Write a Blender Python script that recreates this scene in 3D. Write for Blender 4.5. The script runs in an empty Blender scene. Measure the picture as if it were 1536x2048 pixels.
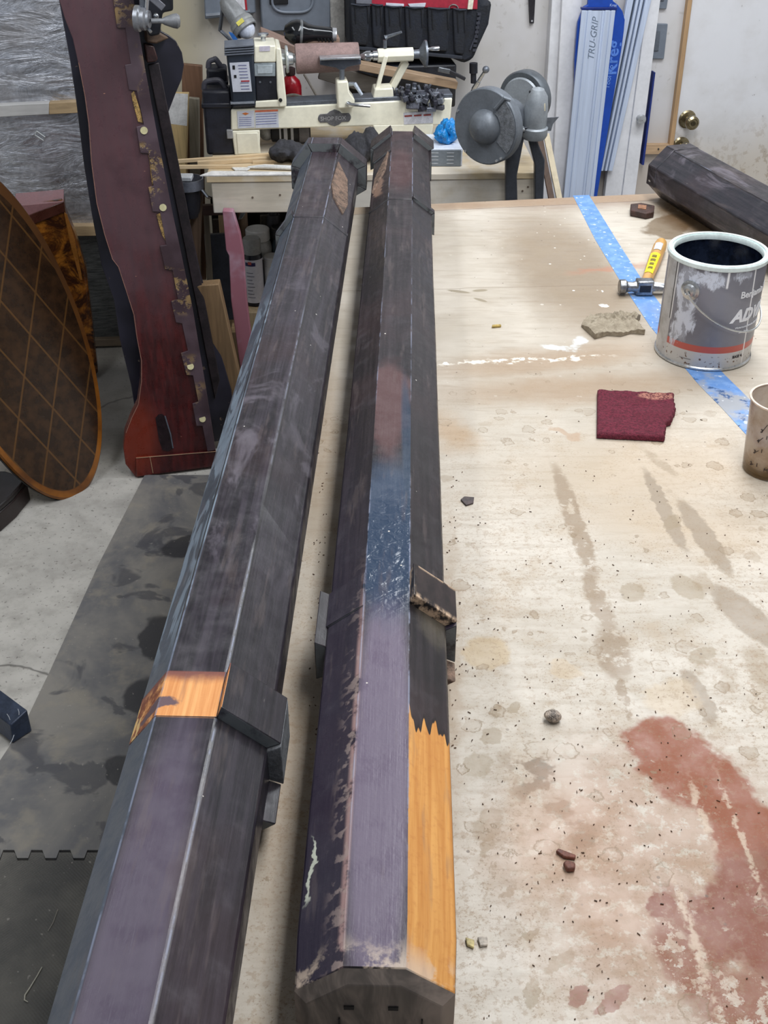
import bpy, bmesh, math, random
from mathutils import Vector, Matrix, noise as mnoise
random.seed(7)
C = bpy.context.scene
COL = C.collection
R = math.radians
V = Vector

# ---------------------------------------------------------------- camera
FPX, PITCH, HC = 2300.0, R(33.5), 1.80
cd = bpy.data.cameras.new('camera')
cd.sensor_fit = 'VERTICAL'; cd.sensor_height = 24.0
cd.lens = FPX / 2048.0 * 24.0
cd.clip_start = 0.05; cd.clip_end = 40
cam = bpy.data.objects.new('camera', cd); COL.objects.link(cam)
cam.location = (0, 0, HC); cam.rotation_euler = (R(90) - PITCH, 0, 0)
C.camera = cam

# ---------------------------------------------------------------- world, lights, exposure
w = bpy.data.worlds.new('world'); C.world = w; w.use_nodes = True
bg = w.node_tree.nodes['Background']
bg.inputs[0].default_value = (0.80, 0.88, 1.0, 1); bg.inputs[1].default_value = 0.42

def area(name, loc, rot, sx, sy, power, col=(1, 1, 1)):
    l = bpy.data.lights.new(name, 'AREA'); l.shape = 'RECTANGLE'; l.size = sx; l.size_y = sy
    l.energy = power; l.color = col
    o = bpy.data.objects.new(name, l); COL.objects.link(o); o.location = loc; o.rotation_euler = rot
    return o
area('ceiling_tube_light', (0.55, 1.55, 2.68), (0, 0, 0), 0.45, 2.4, 46, (0.96, 0.98, 1.0))
area('ceiling_tube_light', (1.2, 3.0, 2.68), (0, 0, R(90)), 0.35, 1.8, 34, (0.90, 0.95, 1.0))
area('ceiling_tube_light', (-1.3, 1.9, 2.68), (0, 0, 0), 0.35, 2.0, 22, (0.90, 0.95, 1.0))
cy = C.cycles; cy.max_bounces = 5; cy.diffuse_bounces = 3; cy.glossy_bounces = 2; cy.transmission_bounces = 3; cy.transparent_max_bounces = 6; cy.adaptive_threshold = 0.03
C.view_settings.view_transform = 'Standard'
C.view_settings.look = 'None'
C.view_settings.exposure = 0.0
C.view_settings.gamma = 1.0
C.view_settings.use_curve_mapping = False

# ---------------------------------------------------------------- pixel -> world rays (1536 x 2048 frame)
cT, sT = math.cos(PITCH), math.sin(PITCH)
def ray(x, y):
    u = (x - 768) / FPX; v = (y - 1024) / FPX
    return V((u, cT - v * sT, -sT - v * cT))
O0 = V((0, 0, HC))
def az(x, y, z):
    d = ray(x, y); return O0 + d * ((z - HC) / d.z)
def ay(x, y, Y):
    d = ray(x, y); return O0 + d * (Y / d.y)
def zc(p): return p.y * cT + (HC - p.z) * sT

# ---------------------------------------------------------------- colours and material nodes
def sr(r, g, b):
    f = lambda c: ((c / 255) / 12.92) if c / 255 <= 0.04045 else (((c / 255) + 0.055) / 1.055) ** 2.4
    return (f(r), f(g), f(b), 1.0)

class S:
    def __init__(s, g, k): s.g, s.k = g, k
    def __add__(s, o): return s.g.m('ADD', s, o)
    __radd__ = __add__
    def __sub__(s, o): return s.g.m('SUBTRACT', s, o)
    def __rsub__(s, o): return s.g.m('SUBTRACT', o, s)
    def __mul__(s, o): return s.g.m('MULTIPLY', s, o)
    __rmul__ = __mul__
    def __truediv__(s, o): return s.g.m('DIVIDE', s, o)

class G:
    def __init__(s, name, rough=0.5, metal=0.0, spec=None):
        s.mat = bpy.data.materials.new(name); s.mat.use_nodes = True
        s.t = s.mat.node_tree; s.b = s.t.nodes['Principled BSDF']
        s.b.inputs['Roughness'].default_value = rough; s.b.inputs['Metallic'].default_value = metal
        if spec is not None: s.b.inputs['Specular IOR Level'].default_value = spec
    def n(s, t): return s.t.nodes.new(t)
    def put(s, sock, v):
        if isinstance(v, S): s.t.links.new(v.k, sock)
        else:
            if sock.type == 'RGBA' and not isinstance(v, (float, int)) and len(v) == 3: v = tuple(v) + (1,)
            sock.default_value = v
    def m(s, op, a, b=0.0, c=None, clamp=False):
        x = s.n('ShaderNodeMath'); x.operation = op; x.use_clamp = clamp
        s.put(x.inputs[0], a); s.put(x.inputs[1], b)
        if c is not None: s.put(x.inputs[2], c)
        return S(s, x.outputs[0])
    def mx(s, a, b): return s.m('MAXIMUM', a, b)
    def mn(s, a, b): return s.m('MINIMUM', a, b)
    def sat(s, a): return s.m('ADD', a, 0.0, clamp=True)
    def obj(s): return S(s, s.n('ShaderNodeTexCoord').outputs['Object'])
    def normal(s): return S(s, s.n('ShaderNodeTexCoord').outputs['Normal'])
    def sep(s, v):
        x = s.n('ShaderNodeSeparateXYZ'); s.put(x.inputs[0], v); return [S(s, q) for q in x.outputs]
    def comb(s, a, b, c):
        x = s.n('ShaderNodeCombineXYZ'); s.put(x.inputs[0], a); s.put(x.inputs[1], b); s.put(x.inputs[2], c)
        return S(s, x.outputs[0])
    def va(s, a, b, op='ADD'):
        x = s.n('ShaderNodeVectorMath'); x.operation = op; s.put(x.inputs[0], a)
        if op == 'SCALE': s.put(x.inputs[3], b); return S(s, x.outputs[0])
        if op == 'LENGTH': return S(s, x.outputs['Value'])
        s.put(x.inputs[1], b); return S(s, x.outputs[0])
    def after(s, v, prev):      # v, evaluated after prev: keeps long colour chains within the shader stack
        x = s.n('ShaderNodeVectorMath'); x.operation = 'MULTIPLY_ADD'; s.put(x.inputs[0], prev)
        x.inputs[1].default_value = (1e-7, 1e-7, 1e-7); s.put(x.inputs[2], v); return S(s, x.outputs[0])
    def map(s, v, loc=(0, 0, 0), rot=(0, 0, 0), sc=(1, 1, 1), kind='POINT'):
        x = s.n('ShaderNodeMapping'); x.vector_type = kind; s.put(x.inputs[0], v)
        x.inputs[1].default_value = loc; x.inputs[2].default_value = rot; x.inputs[3].default_value = sc
        return S(s, x.outputs[0])
    def noise(s, v, scale=5, detail=3, rough=0.5, dist=0.0, col=False):
        x = s.n('ShaderNodeTexNoise'); s.put(x.inputs['Vector'], v); x.inputs['Scale'].default_value = scale
        x.inputs['Detail'].default_value = detail; x.inputs['Roughness'].default_value = rough
        x.inputs['Distortion'].default_value = dist
        return S(s, x.outputs[1 if col else 0])
    def vor(s, v, scale=5, feature='F1', out='Distance', rnd=1.0):
        x = s.n('ShaderNodeTexVoronoi'); x.feature = feature; s.put(x.inputs['Vector'], v)
        x.inputs['Scale'].default_value = scale; x.inputs['Randomness'].default_value = rnd
        return S(s, x.outputs[out])
    def st(s, v, a, b, lo=0.0, hi=1.0):     # smooth step a..b -> lo..hi
        x = s.n('ShaderNodeMapRange'); x.interpolation_type = 'SMOOTHSTEP'
        s.put(x.inputs[0], v); s.put(x.inputs[1], a); s.put(x.inputs[2], b); s.put(x.inputs[3], lo); s.put(x.inputs[4], hi)
        return S(s, x.outputs[0])
    def band(s, v, a, b, e):                # 1 between a and b
        return s.st(v, a - e, a + e) * s.st(v, b - e, b + e, 1.0, 0.0)
    def mix(s, f, a, b, mode='MIX'):
        x = s.n('ShaderNodeMix'); x.data_type = 'RGBA'; x.blend_type = mode; x.clamp_factor = True
        s.put(x.inputs[0], f); s.put(x.inputs[6], a); s.put(x.inputs[7], b)
        return S(s, x.outputs[2])
    def blob(s, v, cx, cy, rx, ry, rot=0.0, soft=0.35):
        q = s.map(v, (cx, cy, 0), (0, 0, rot), (rx, ry, 1e3), 'TEXTURE')
        return s.st(s.va(q, 0, 'LENGTH'), 1 - soft, 1 + soft, 1.0, 0.0)
    def bump(s, h, strength=0.2, dist=0.01):
        x = s.n('ShaderNodeBump'); x.inputs['Strength'].default_value = strength; x.inputs['Distance'].default_value = dist
        s.put(x.inputs['Height'], h); s.t.links.new(x.outputs[0], s.b.inputs['Normal'])
    def out(s, col=None, rough=None):
        if col is not None: s.put(s.b.inputs['Base Color'], col)
        if rough is not None: s.put(s.b.inputs['Roughness'], rough)
        return s.mat

MC = {}
def mat(rgb, rough=0.5, metal=0.0, var=0.12, scale=25, bump=0.08, spec=None, name=None, stretch=(1, 1, 1)):
    key = (rgb, rough, metal, var, scale, bump, stretch)
    if key in MC: return MC[key]
    g = G(name or 'paint_%d_%d_%d' % rgb, rough, metal, spec)
    p = g.map(g.obj(), sc=stretch)
    n1 = g.noise(p, scale, 4, 0.6); n2 = g.noise(p, scale * 6, 2, 0.6)
    c = sr(*rgb); dk = tuple(q * (1 - var * 2.2) for q in c[:3]) + (1,); lt = tuple(min(1, q * (1 + var * 1.2)) for q in c[:3]) + (1,)
    col = g.mix(g.st(n1 * 0.65 + n2 * 0.35, 0.3, 0.7), dk, lt)
    if bump: g.bump(n1 * 0.5 + n2, bump, 0.003)
    MC[key] = g.out(col, g.st(n1, 0.3, 0.7, rough * 0.85, min(1, rough * 1.15)))
    return MC[key]

def wood(rgb, rough=0.6, axis=0, var=0.25, dirt=0.0, dirt_rgb=(200, 195, 190)):
    key = ('wood', rgb, rough, axis, var, dirt)
    if key in MC: return MC[key]
    g = G('wood_%d_%d_%d' % rgb, rough)
    sc = [26, 26, 26]; sc[axis] = 1.6
    p = g.map(g.obj(), sc=tuple(sc))
    n1 = g.noise(p, 3, 5, 0.65, 0.6); n2 = g.noise(g.obj(), 9, 3)
    c = sr(*rgb)
    col = g.mix(g.st(n1, 0.3, 0.7), tuple(q * (1 - var) for q in c[:3]) + (1,), tuple(min(1, q * (1 + var * .6)) for q in c[:3]) + (1,))
    col = g.mix(g.st(n2, 0.35, 0.75) * 0.35, col, tuple(q * .6 for q in c[:3]) + (1,))
    if dirt: col = g.mix(g.st(g.noise(g.obj(), 6, 5, 0.6), 0.42, 0.6) * dirt, col, sr(*dirt_rgb))
    g.bump(n1, 0.15, 0.002)
    MC[key] = g.out(col); return MC[key]

# ---------------------------------------------------------------- mesh builder
class MB:
    def __init__(s): s.v = []; s.f = []
    def add(s, vs, fs):
        o = len(s.v); s.v += [V(p) for p in vs]; s.f += [tuple(o + i for i in f) for f in fs]; return s
    def prism(s, pts, ext):
        n = len(pts); a = [V(p) for p in pts]; b = [p + V(ext) for p in a]
        return s.add(a + b, [tuple(range(n))[::-1], tuple(range(n, 2 * n))] + [(i, (i + 1) % n, n + (i + 1) % n, n + i) for i in range(n)])
    def box(s, c, size, rot=None):
        M3 = rot or Matrix.Identity(3); h = V(size) / 2
        vs = [V(c) + M3 @ V((sx * h.x, sy * h.y, sz * h.z)) for sx in (-1, 1) for sy in (-1, 1) for sz in (-1, 1)]
        return s.add(vs, [(0, 1, 3, 2), (4, 6, 7, 5), (0, 4, 5, 1), (2, 3, 7, 6), (0, 2, 6, 4), (1, 5, 7, 3)])
    def lathe(s, base, axis, prof, n=32, cap=True):   # prof: (radius, height along axis)
        ax = V(axis).normalized(); q = ax.to_track_quat('Z', 'Y').to_matrix(); vs = []; fs = []
        for r, h in prof:
            for i in range(n):
                a = 2 * math.pi * i / n
                vs.append(V(base) + q @ V((r * math.cos(a), r * math.sin(a), h)))
        for j in range(len(prof) - 1):
            for i in range(n):
                k = (i + 1) % n; fs.append((j * n + i, j * n + k, (j + 1) * n + k, (j + 1) * n + i))
        if cap: fs += [tuple(range(n))[::-1], tuple((len(prof) - 1) * n + i for i in range(n))]
        return s.add(vs, fs)
    def cyl(s, a, b, r, r2=None, n=20):
        a, b = V(a), V(b); return s.lathe(a, b - a, [(r, 0), (r if r2 is None else r2, (b - a).length)], n)
    def ball(s, c, r, sc=(1, 1, 1), n=20, m=12):
        prof = [(math.sin(math.pi * j / m) * r + (1e-5), -math.cos(math.pi * j / m) * r) for j in range(m + 1)]
        t = MB().lathe((0, 0, 0), (0, 0, 1), prof, n)
        return s.add([V(c) + V((p.x * sc[0], p.y * sc[1], p.z * sc[2])) for p in t.v], t.f)
    def tube(s, path, r, n=8, closed=False):
        P = [V(p) for p in path]; N = len(P); vs = []; fs = []; up = None
        rr = r if isinstance(r, (list, tuple)) else [r] * N
        for i, p in enumerate(P):
            d = (P[(i + 1) % N] - P[i - 1]) if closed else (P[min(i + 1, N - 1)] - P[max(i - 1, 0)])
            d = d.normalized() if d.length > 1e-9 else V((0, 0, 1))
            if up is None: up = d.orthogonal().normalized()
            else:
                up = up - d * up.dot(d); up = up.normalized() if up.length > 1e-6 else d.orthogonal().normalized()
            sd = d.cross(up)
            for k in range(n):
                a = 2 * math.pi * k / n; vs.append(p + (up * math.cos(a) + sd * math.sin(a)) * rr[i])
        for i in range(N if closed else N - 1):
            j = (i + 1) % N
            for k in range(n):
                l = (k + 1) % n; fs.append((i * n + k, i * n + l, j * n + l, j * n + k))
        if not closed: fs += [tuple(range(n))[::-1], tuple((N - 1) * n + k for k in range(n))]
        return s.add(vs, fs)
    def merge(s, o): return s.add(o.v, o.f)
    def build(s, name, material, parent=None, base=None, bevel=0.0, smooth=35, label=None, seg=2):
        root = parent
        while root is not None and root.parent is not None: root = root.parent
        b = root.location if root is not None else V(base if base is not None else (0, 0, 0))
        me = bpy.data.meshes.new(name)
        me.from_pydata([tuple(p - b) for p in s.v], [], s.f)
        for mm in (material if isinstance(material, (list, tuple)) else [material]): me.materials.append(mm)
        bm = bmesh.new(); bm.from_mesh(me); bmesh.ops.recalc_face_normals(bm, faces=bm.faces); bm.to_mesh(me); bm.free()
        if smooth:
            me.polygons.foreach_set('use_smooth', [True] * len(me.polygons)); me.set_sharp_from_angle(angle=R(smooth))
        o = bpy.data.objects.new(name, me); COL.objects.link(o)
        if parent is not None: o.parent = parent
        else: o.location = b
        if bevel:
            md = o.modifiers.new('bevel', 'BEVEL'); md.width = bevel; md.segments = seg; md.limit_method = 'ANGLE'; md.angle_limit = R(40)
        if label: o['label'] = label
        return o

def tag(o, label=None, cat=None, group=None, kind=None):
    if label: o['label'] = label
    if cat: o['category'] = cat
    if group: o['group'] = group
    if kind: o['kind'] = kind
    return o
def thing(name, loc, label, cat, group=None):
    o = bpy.data.objects.new(name, None); COL.objects.link(o); o.location = loc; o.empty_display_size = 0.05
    return tag(o, label, cat, group)

class Plane:      # an upright or leaning plane; pixels of the photograph are read onto it as (u, v)
    def __init__(s, o, ang=0.0, lean=0.0):
        s.o = V(o); s.u = V((math.cos(ang), math.sin(ang), 0))
        bk = V((-math.sin(ang), math.cos(ang), 0))
        s.v = (V((0, 0, 1)) * math.cos(lean) + bk * math.sin(lean)).normalized()
        s.n = s.u.cross(s.v)            # towards the camera
    def px(s, x, y, d=0.0):             # point on the plane moved d towards the camera
        r = ray(x, y); o = s.o + s.n * d
        t = (o - O0).dot(s.n) / r.dot(s.n); return O0 + r * t
    def uv(s, x, y, d=0.0):
        p = s.px(x, y, d) - s.o; return p.dot(s.u), p.dot(s.v)
    def at(s, u, v, d=0.0): return s.o + s.u * u + s.v * v + s.n * d
    def poly(s, pts, d0, d1):           # outline in pixels read at offset d1 (front), thick back to d0
        m = MB(); return m.prism([s.px(x, y, d1) for x, y in pts], s.n * (d0 - d1))
    def rect(s, x0, y0, x1, y1, d0, d1, m=None):
        xm, ym = (x0 + x1) / 2, (y0 + y1) / 2
        u0, _ = s.uv(x0, ym, d1); u1, _ = s.uv(x1, ym, d1); _, v0 = s.uv(xm, y1, d1); _, v1 = s.uv(xm, y0, d1)
        return s.box(u0, u1, v0, v1, d0, d1, m)
    def box(s, u0, u1, v0, v1, d0, d1, m=None):
        m = m or MB(); P = [s.at(u, v, d) for u in (u0, u1) for v in (v0, v1) for d in (d0, d1)]
        return m.add(P, [(0, 1, 3, 2), (4, 6, 7, 5), (0, 4, 5, 1), (2, 3, 7, 6), (0, 2, 6, 4), (1, 5, 7, 3)])

def text_mb(body, size, place, extrude=0.0004, align='LEFT', shear=0.0, bold=0.0):
    """flat lettering; place(x, y, z) maps letter space to the world"""
    c = bpy.data.curves.new('txt', 'FONT'); c.body = body; c.size = size; c.extrude = extrude; c.align_x = align
    c.shear = shear; c.offset = bold; c.resolution_u = 3
    o = bpy.data.objects.new('txt', c); COL.objects.link(o)
    dg = bpy.context.evaluated_depsgraph_get(); me = bpy.data.meshes.new_from_object(o.evaluated_get(dg))
    m = MB(); m.add([place(v.co.x, v.co.y, v.co.z) for v in me.vertices], [tuple(p.vertices) for p in me.polygons])
    bpy.data.objects.remove(o); bpy.data.curves.remove(c); bpy.data.meshes.remove(me)
    return m

# ================================================================ SETTING
TZ = 0.90                      # worktable top
WO = V((-1.0, 3.82, 0)); WA = R(8)
W = Plane(WO, WA)              # the back wall

# floor: pale concrete
g = G('concrete', 0.75)
P = g.obj(); n1 = g.noise(P, 1.3, 5, 0.6); n2 = g.noise(P, 14, 5, 0.65); n3 = g.noise(P, 90, 2, 0.6)
col = g.mix(g.st(n1, 0.35, 0.65), sr(152, 149, 144), sr(188, 184, 177))
col = g.mix(g.st(n2, 0.4, 0.7) * 0.45, col, sr(122, 118, 112))
col = g.mix(g.st(n3, 0.62, 0.7) * 0.6, col, sr(84, 80, 76))
crack = g.st(g.vor(g.va(P, g.va(g.noise(P, 3, 4, col=True), 0.35, 'SCALE')), 0.75, 'DISTANCE_TO_EDGE'), 0.0, 0.006, 1, 0)
col = g.mix(crack * 0.7, col, sr(60, 57, 54))
col = g.mix(g.blob(P, -0.86, 3.35, 0.22, 0.33, 0.3, 0.25) * 0.6, col, sr(78, 76, 75))
g.bump(n2 * 0.4 + n3 * 0.4 - crack, 0.3, 0.004)
tag(MB().add([(-2.6, -1.2, 0), (2.6, -1.2, 0), (2.6, 4.8, 0), (-2.6, 4.8, 0)], [(0, 1, 2, 3)]).build('floor', g.out(col)), kind='structure')

# back wall: dirty off-white board, yellower at the left
g = G('wall_board', 0.6)
P = g.obj(); x, y, z = g.sep(P)
n1 = g.noise(P, 3, 4, 0.6); n2 = g.noise(P, 30, 3, 0.6)
col = g.mix(g.st(x, 0.30, 0.62), sr(178, 168, 140), sr(212, 210, 212))
col = g.mix(g.st(n1, 0.4, 0.7) * 0.4, col, sr(176, 170, 156))
stain = g.st(z + n1 * 0.35, 0.98, 0.72) * g.st(x, 1.6, 1.9)
col = g.mix(stain * 0.45, col, sr(168, 142, 104))
col = g.mix(g.st(n2, 0.62, 0.7) * 0.3, col, sr(150, 143, 132))
g.bump(n2, 0.08, 0.003); wall_m = g.out(col)
tag(W.box(-1.7, 3.7, 0, 2.75, -0.08, 0).build('wall_back', wall_m, base=WO), kind='structure')
plain = mat((205, 203, 200), 0.7, var=0.05, scale=4)
tag(MB().add([(-2.6, -1.2, 0), (-2.6, 4.8, 0), (-2.6, 4.8, 2.75), (-2.6, -1.2, 2.75)], [(0, 1, 2, 3)]).build('wall_left', plain), kind='structure')
tag(MB().add([(2.6, -1.2, 0), (2.6, 4.8, 0), (2.6, 4.8, 2.75), (2.6, -1.2, 2.75)], [(0, 1, 2, 3)]).build('wall_right', plain), kind='structure')
tag(MB().add([(-2.6, -1.2, 2.75), (2.6, -1.2, 2.75), (2.6, 4.8, 2.75), (-2.6, 4.8, 2.75)], [(0, 1, 2, 3)]).build('ceiling', plain), kind='structure')

# rubber mats on the floor, left of the table
g = G('rubber_mat', 0.6)
P = g.obj(); n1 = g.noise(P, 3.2, 5, 0.62, 0.4); n2 = g.noise(P, 12, 4, 0.6); n3 = g.noise(P, 220, 1)
x, y, z = g.sep(P)
col = g.mix(g.st(n1, 0.38, 0.62), sr(92, 92, 95), sr(128, 124, 118))
col = g.mix(g.st(n2, 0.5, 0.68) * 0.55, col, sr(140, 133, 120))
col = g.mix(g.st(g.noise(g.va(P, (3.1, 0, 0)), 7.0, 4, 0.55, 0.6), 0.57, 0.62) * 0.7, col, sr(64, 64, 70))
for bx, by, rx, ry, ro in [(-0.545, 2.15, .045, .09, .2), (-0.52, 1.95, .07, .07, -.3), (-0.50, 2.55, .1, .05, .4), (-.56, 1.72, .03, .05, .5)]:
    col = g.mix(g.blob(g.va(P, g.va(g.noise(P, 18, 2, col=True), 0.05, 'SCALE')), bx + .025 + 0.5, by + .025 - 1.8, rx, ry, ro, 0.1) * 0.9, col, sr(44, 44, 48))
col = g.mix(g.st(g.noise(P, 90, 2), 0.70, 0.73) * 0.5, col, sr(150, 145, 138))
g.bump(n2 * 0.6 + n3 * 0.3, 0.35, 0.004); mat_m = g.out(col)
def fl(x, y, z=0.0): return az(x, y, z)
jig = []
for i in range(16):      # interlocking seam between the two mats
    xx = -20 + i * 28; jig += [(xx, 1706 if i % 2 else 1722), (xx + 22, 1706 if i % 2 else 1722)]
far = [fl(*p) for p in [(290, 955), (200, 1130), (100, 1350), (52, 1450), (-40, 1590)]]
far_pts = far + [fl(*p) for p in jig] + [V((-0.13, fl(400, 1714).y, 0)), V((-0.13, far[0].y, 0))]
tag(MB().prism([p + V((0, 0, .009)) for p in far_pts], (0, 0, -.009)).build('rubber_mat', mat_m, base=(-.5, 1.8, 0), smooth=0),
    'smooth dark grey floor mat with damp patches, between the red board and jigsaw seam', 'mat', 'rubber floor mats')
g = G('rubber_mat_ribbed', 0.7)
P = g.obj(); x, y, z = g.sep(P); n1 = g.noise(P, 4, 4, 0.6)
col = g.mix(g.st(n1, 0.35, 0.65), sr(66, 65, 63), sr(98, 95, 89))
col = g.mix(g.st(g.noise(P, 70, 2), 0.70, 0.73) * 0.5, col, sr(150, 145, 138))
g.bump(g.m('SINE', x * 900) * g.m('SINE', y * 900), 0.35, 0.002); mat_n = g.out(col)
near_pts = [fl(x, y + 5) for x, y in jig] + [V((-0.13, fl(400, 1719).y, 0)), V((-0.13, 0.2, 0)), V((-1.15, 0.2, 0)), V((-1.15, fl(-20, 1719).y, 0))]
tag(MB().prism([p + V((0, 0, .009)) for p in near_pts], (0, 0, -.009)).build('rubber_mat', mat_n, base=(-.5, .9, 0), smooth=0),
    'dark ribbed floor mat at the bottom left with a bent pale splinter on it', 'mat', 'rubber floor mats')

# ================================================================ WORKTABLE
TB = V((0.45, 1.6, 0))
def tw(x, y, z=TZ): return az(x, y, z)
g = G('worktable_board', 0.42)
P0_ = g.obj(); P = g.va(P0_, (TB.x, TB.y, 0))
P = g.map(P, sc=(1, 1, 0))
nz = g.noise(P, 22, 4, 0.62, col=True)
PD = g.va(P, g.va(g.va(nz, (-.5, -.5, -.5)), 0.055, 'SCALE'))       # ragged stain edges
PD2 = g.va(P, g.va(g.va(g.noise(P, 70, 3, 0.6, col=True), (-.5, -.5, -.5)), 0.018, 'SCALE'))
n1 = g.noise(P, 2.2, 5, 0.6); n2 = g.noise(P, 17, 5, 0.65); n3 = g.noise(P, 120, 3, 0.6)
ng = g.noise(g.map(P, sc=(1.2, 9, 1)), 9, 4, 0.62, 0.5)
x, y, z = g.sep(P)
col = g.mix(g.st(n1, 0.35, 0.65), sr(178, 168, 153), sr(202, 193, 180))
col = g.mix(g.st(ng, 0.45, 0.7) * 0.32, col, sr(150, 134, 114))
col = g.mix(g.st(n2, 0.5, 0.72) * 0.42 * g.st(y, 2.3, 0.9), col, sr(166, 142, 112))
def seg(x0, y0, x1, y1, wd, over=0.0):
    a, b = tw(x0, y0), tw(x1, y1); c = (a + b) / 2; d = b - a
    return c.x, c.y, d.length / 2 + over, wd, math.atan2(d.y, d.x)
def stain(col, pts, rgb, f, vec=None, soft=0.3, brk=None):
    m = None; vv = g.after(vec or PD, col)
    for s_ in pts:
        cx, cy, rx, ry, ro = seg(*s_); b = g.blob(vv, cx, cy, max(rx, .001), ry, ro, soft)
        m = b if m is None else g.mx(m, b)
    if brk is not None: m = m * brk
    return g.mix(m * f, col, sr(*rgb))
big = g.st(g.noise(P, 48, 4, 0.7), 0.42, 0.56)
# tan scuffed zone across the far half, brown smears
col = stain(col, [(1060, 420, 1230, 690, .12)], (132, 112, 88), 0.75, soft=0.5)
col = stain(col, [(960, 400, 1330, 392, .07), (860, 412, 1000, 408, .03)], (132, 98, 76), 0.6, soft=0.7)
col = stain(col, [(880, 745, 1290, 700, .045), (900, 790, 1400, 760, .05)], (150, 122, 92), 0.65, soft=0.7)
col = stain(col, [(1080, 960, 1536, 930, .10), (1160, 1010, 1536, 1080, .07)], (182, 158, 128), 0.5, soft=0.8)
col = stain(col, [(880, 830, 930, 900, .03)], (170, 130, 80), 0.5, soft=0.8)
col = stain(col, [(640, 700, 650, 1100, .03), (900, 1100, 905, 1700, .012), (600, 1300, 560, 1900, .03)], (148, 124, 96), .55, soft=.8)
col = stain(col, [(1380, 430, 1300, 470, .045), (1345, 480, 1325, 455, .03)], (120, 102, 80), 0.85, soft=0.12)
col = stain(col, [(1400, 400, 1536, 470, .10)], (74, 52, 32), 0.92, soft=0.4)
col = stain(col, [(1350, 396, 1440, 474, .085)], (104, 80, 54), 0.9, soft=0.35, brk=g.st(n2, .25, .42))
# grey-brown wet runs
col = stain(col, [(1110, 930, 1190, 1160, .014), (1170, 1140, 1225, 1270, .013), (1215, 1250, 1238, 1360, .022), (1235, 1350, 1260, 1440, .006)], (140, 120, 96), 0.8, vec=PD2, soft=0.2, brk=g.st(g.noise(P, 36, 4, .7), .36, .48))
col = stain(col, [(1290, 940, 1372, 1105, .011), (1360, 1000, 1460, 1150, .016), (1430, 1170, 1560, 1300, .024), (1370, 1340, 1430, 1450, .012)], (142, 126, 106), 0.8, vec=PD2, soft=0.15)
col = stain(col, [(1290, 900, 1350, 950, .010), (1390, 1140, 1420, 1190, .012), (1500, 1290, 1560, 1400, .02), (1395, 1320, 1470, 1380, .02)], (150, 132, 108), 0.6, vec=PD2, soft=0.3, brk=g.st(n2, .35, .5))
# blotches
col = stain(col, [(925, 1300, 1020, 1310, .03)], (178, 156, 122), 0.75, soft=0.15, vec=PD2)
col = stain(col, [(1300, 1380, 1400, 1420, .035), (1140, 1330, 1120, 1345, .02)], (186, 166, 138), 0.6, soft=0.2)
for a in [(965, 1465, 1000, 1480, .014), (985, 1420, 1000, 1425, .011), (1020, 1410, 1040, 1420, .011), (930, 1520, 980, 1540, .02), (950, 1640, 1000, 1660, .022),
          (965, 1690, 980, 1700, .012), (1060, 1860, 1070, 1870, .010), (1110, 1910, 1130, 1930, .018), (1050, 1980, 1080, 1990, .016), (1010, 1780, 1020, 1790, .010),
          (1190, 1840, 1200, 1850, .011), (1330, 1040, 1360, 1050, .02), (1240, 1180, 1290, 1190, .02), (1350, 1150, 1400, 1200, .018), (1390, 1300, 1420, 1320, .02)]:
    col = stain(col, [a], (142, 124, 96), 0.6, vec=PD2, soft=0.12)
col = stain(col, [(1060, 1480, 1110, 1640, .028), (1115, 1560, 1170, 1700, .02)], (112, 96, 78), 0.75, soft=0.5, brk=g.st(g.noise(P, 34, 3), .5, .56))
col = stain(col, [(1160, 1670, 1175, 1700, .012), (1145, 1640, 1150, 1650, .009)], (92, 80, 66), 0.8, vec=PD2, soft=0.15)
col = stain(col, [(1200, 1760, 1250, 1900, .04), (1030, 1600, 1200, 1760, .07)], (186, 158, 134), 0.5, soft=0.6)
# red-brown powdery stain, bottom right
rb = g.st(g.noise(P, 30, 5, 0.72), 0.36, 0.50)
col = stain(col, [(1200, 1500, 1500, 1990, .15), (1290, 1720, 1480, 2040, .13)], (158, 118, 90), 0.6, soft=0.5, brk=g.st(g.noise(P, 60, 4, .72), .36, .5))
col = stain(col, [(1280, 1445, 1400, 1560, .045), (1330, 1500, 1500, 1640, .045), (1450, 1600, 1640, 1800, .05)], (134, 70, 36), 1.0, soft=0.12, brk=g.mx(g.st(g.noise(P, 40, 4, .7), .30, .40), .0))
col = stain(col, [(1400, 1790, 1530, 1900, .05), (1500, 1700, 1640, 2000, .06), (1310, 1790, 1335, 1830, .012)], (124, 66, 42), 1.0, soft=0.14, brk=g.st(g.noise(P, 44, 4, .7), .33, .42))
col = stain(col, [(1340, 1780, 1440, 2048, .03), (1480, 1950, 1560, 2100, .05)], (128, 72, 44), .95, soft=0.35, brk=g.st(g.noise(P, 55, 4, 0.72), .43, .49))
col = stain(col, [(1215, 1990, 1235, 2010, .022), (1145, 1985, 1170, 2000, .013)], (138, 92, 74), 0.85, vec=PD2, soft=0.1)
col = stain(col, [(1440, 1560, 1530, 1800, .003), (1350, 1760, 1440, 2040, .0045), (1380, 1560, 1430, 1700, .004)], (190, 168, 146), 0.8, vec=PD2, soft=0.5, brk=g.st(g.noise(P, 50, 3, .7), .42, .5))
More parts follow.
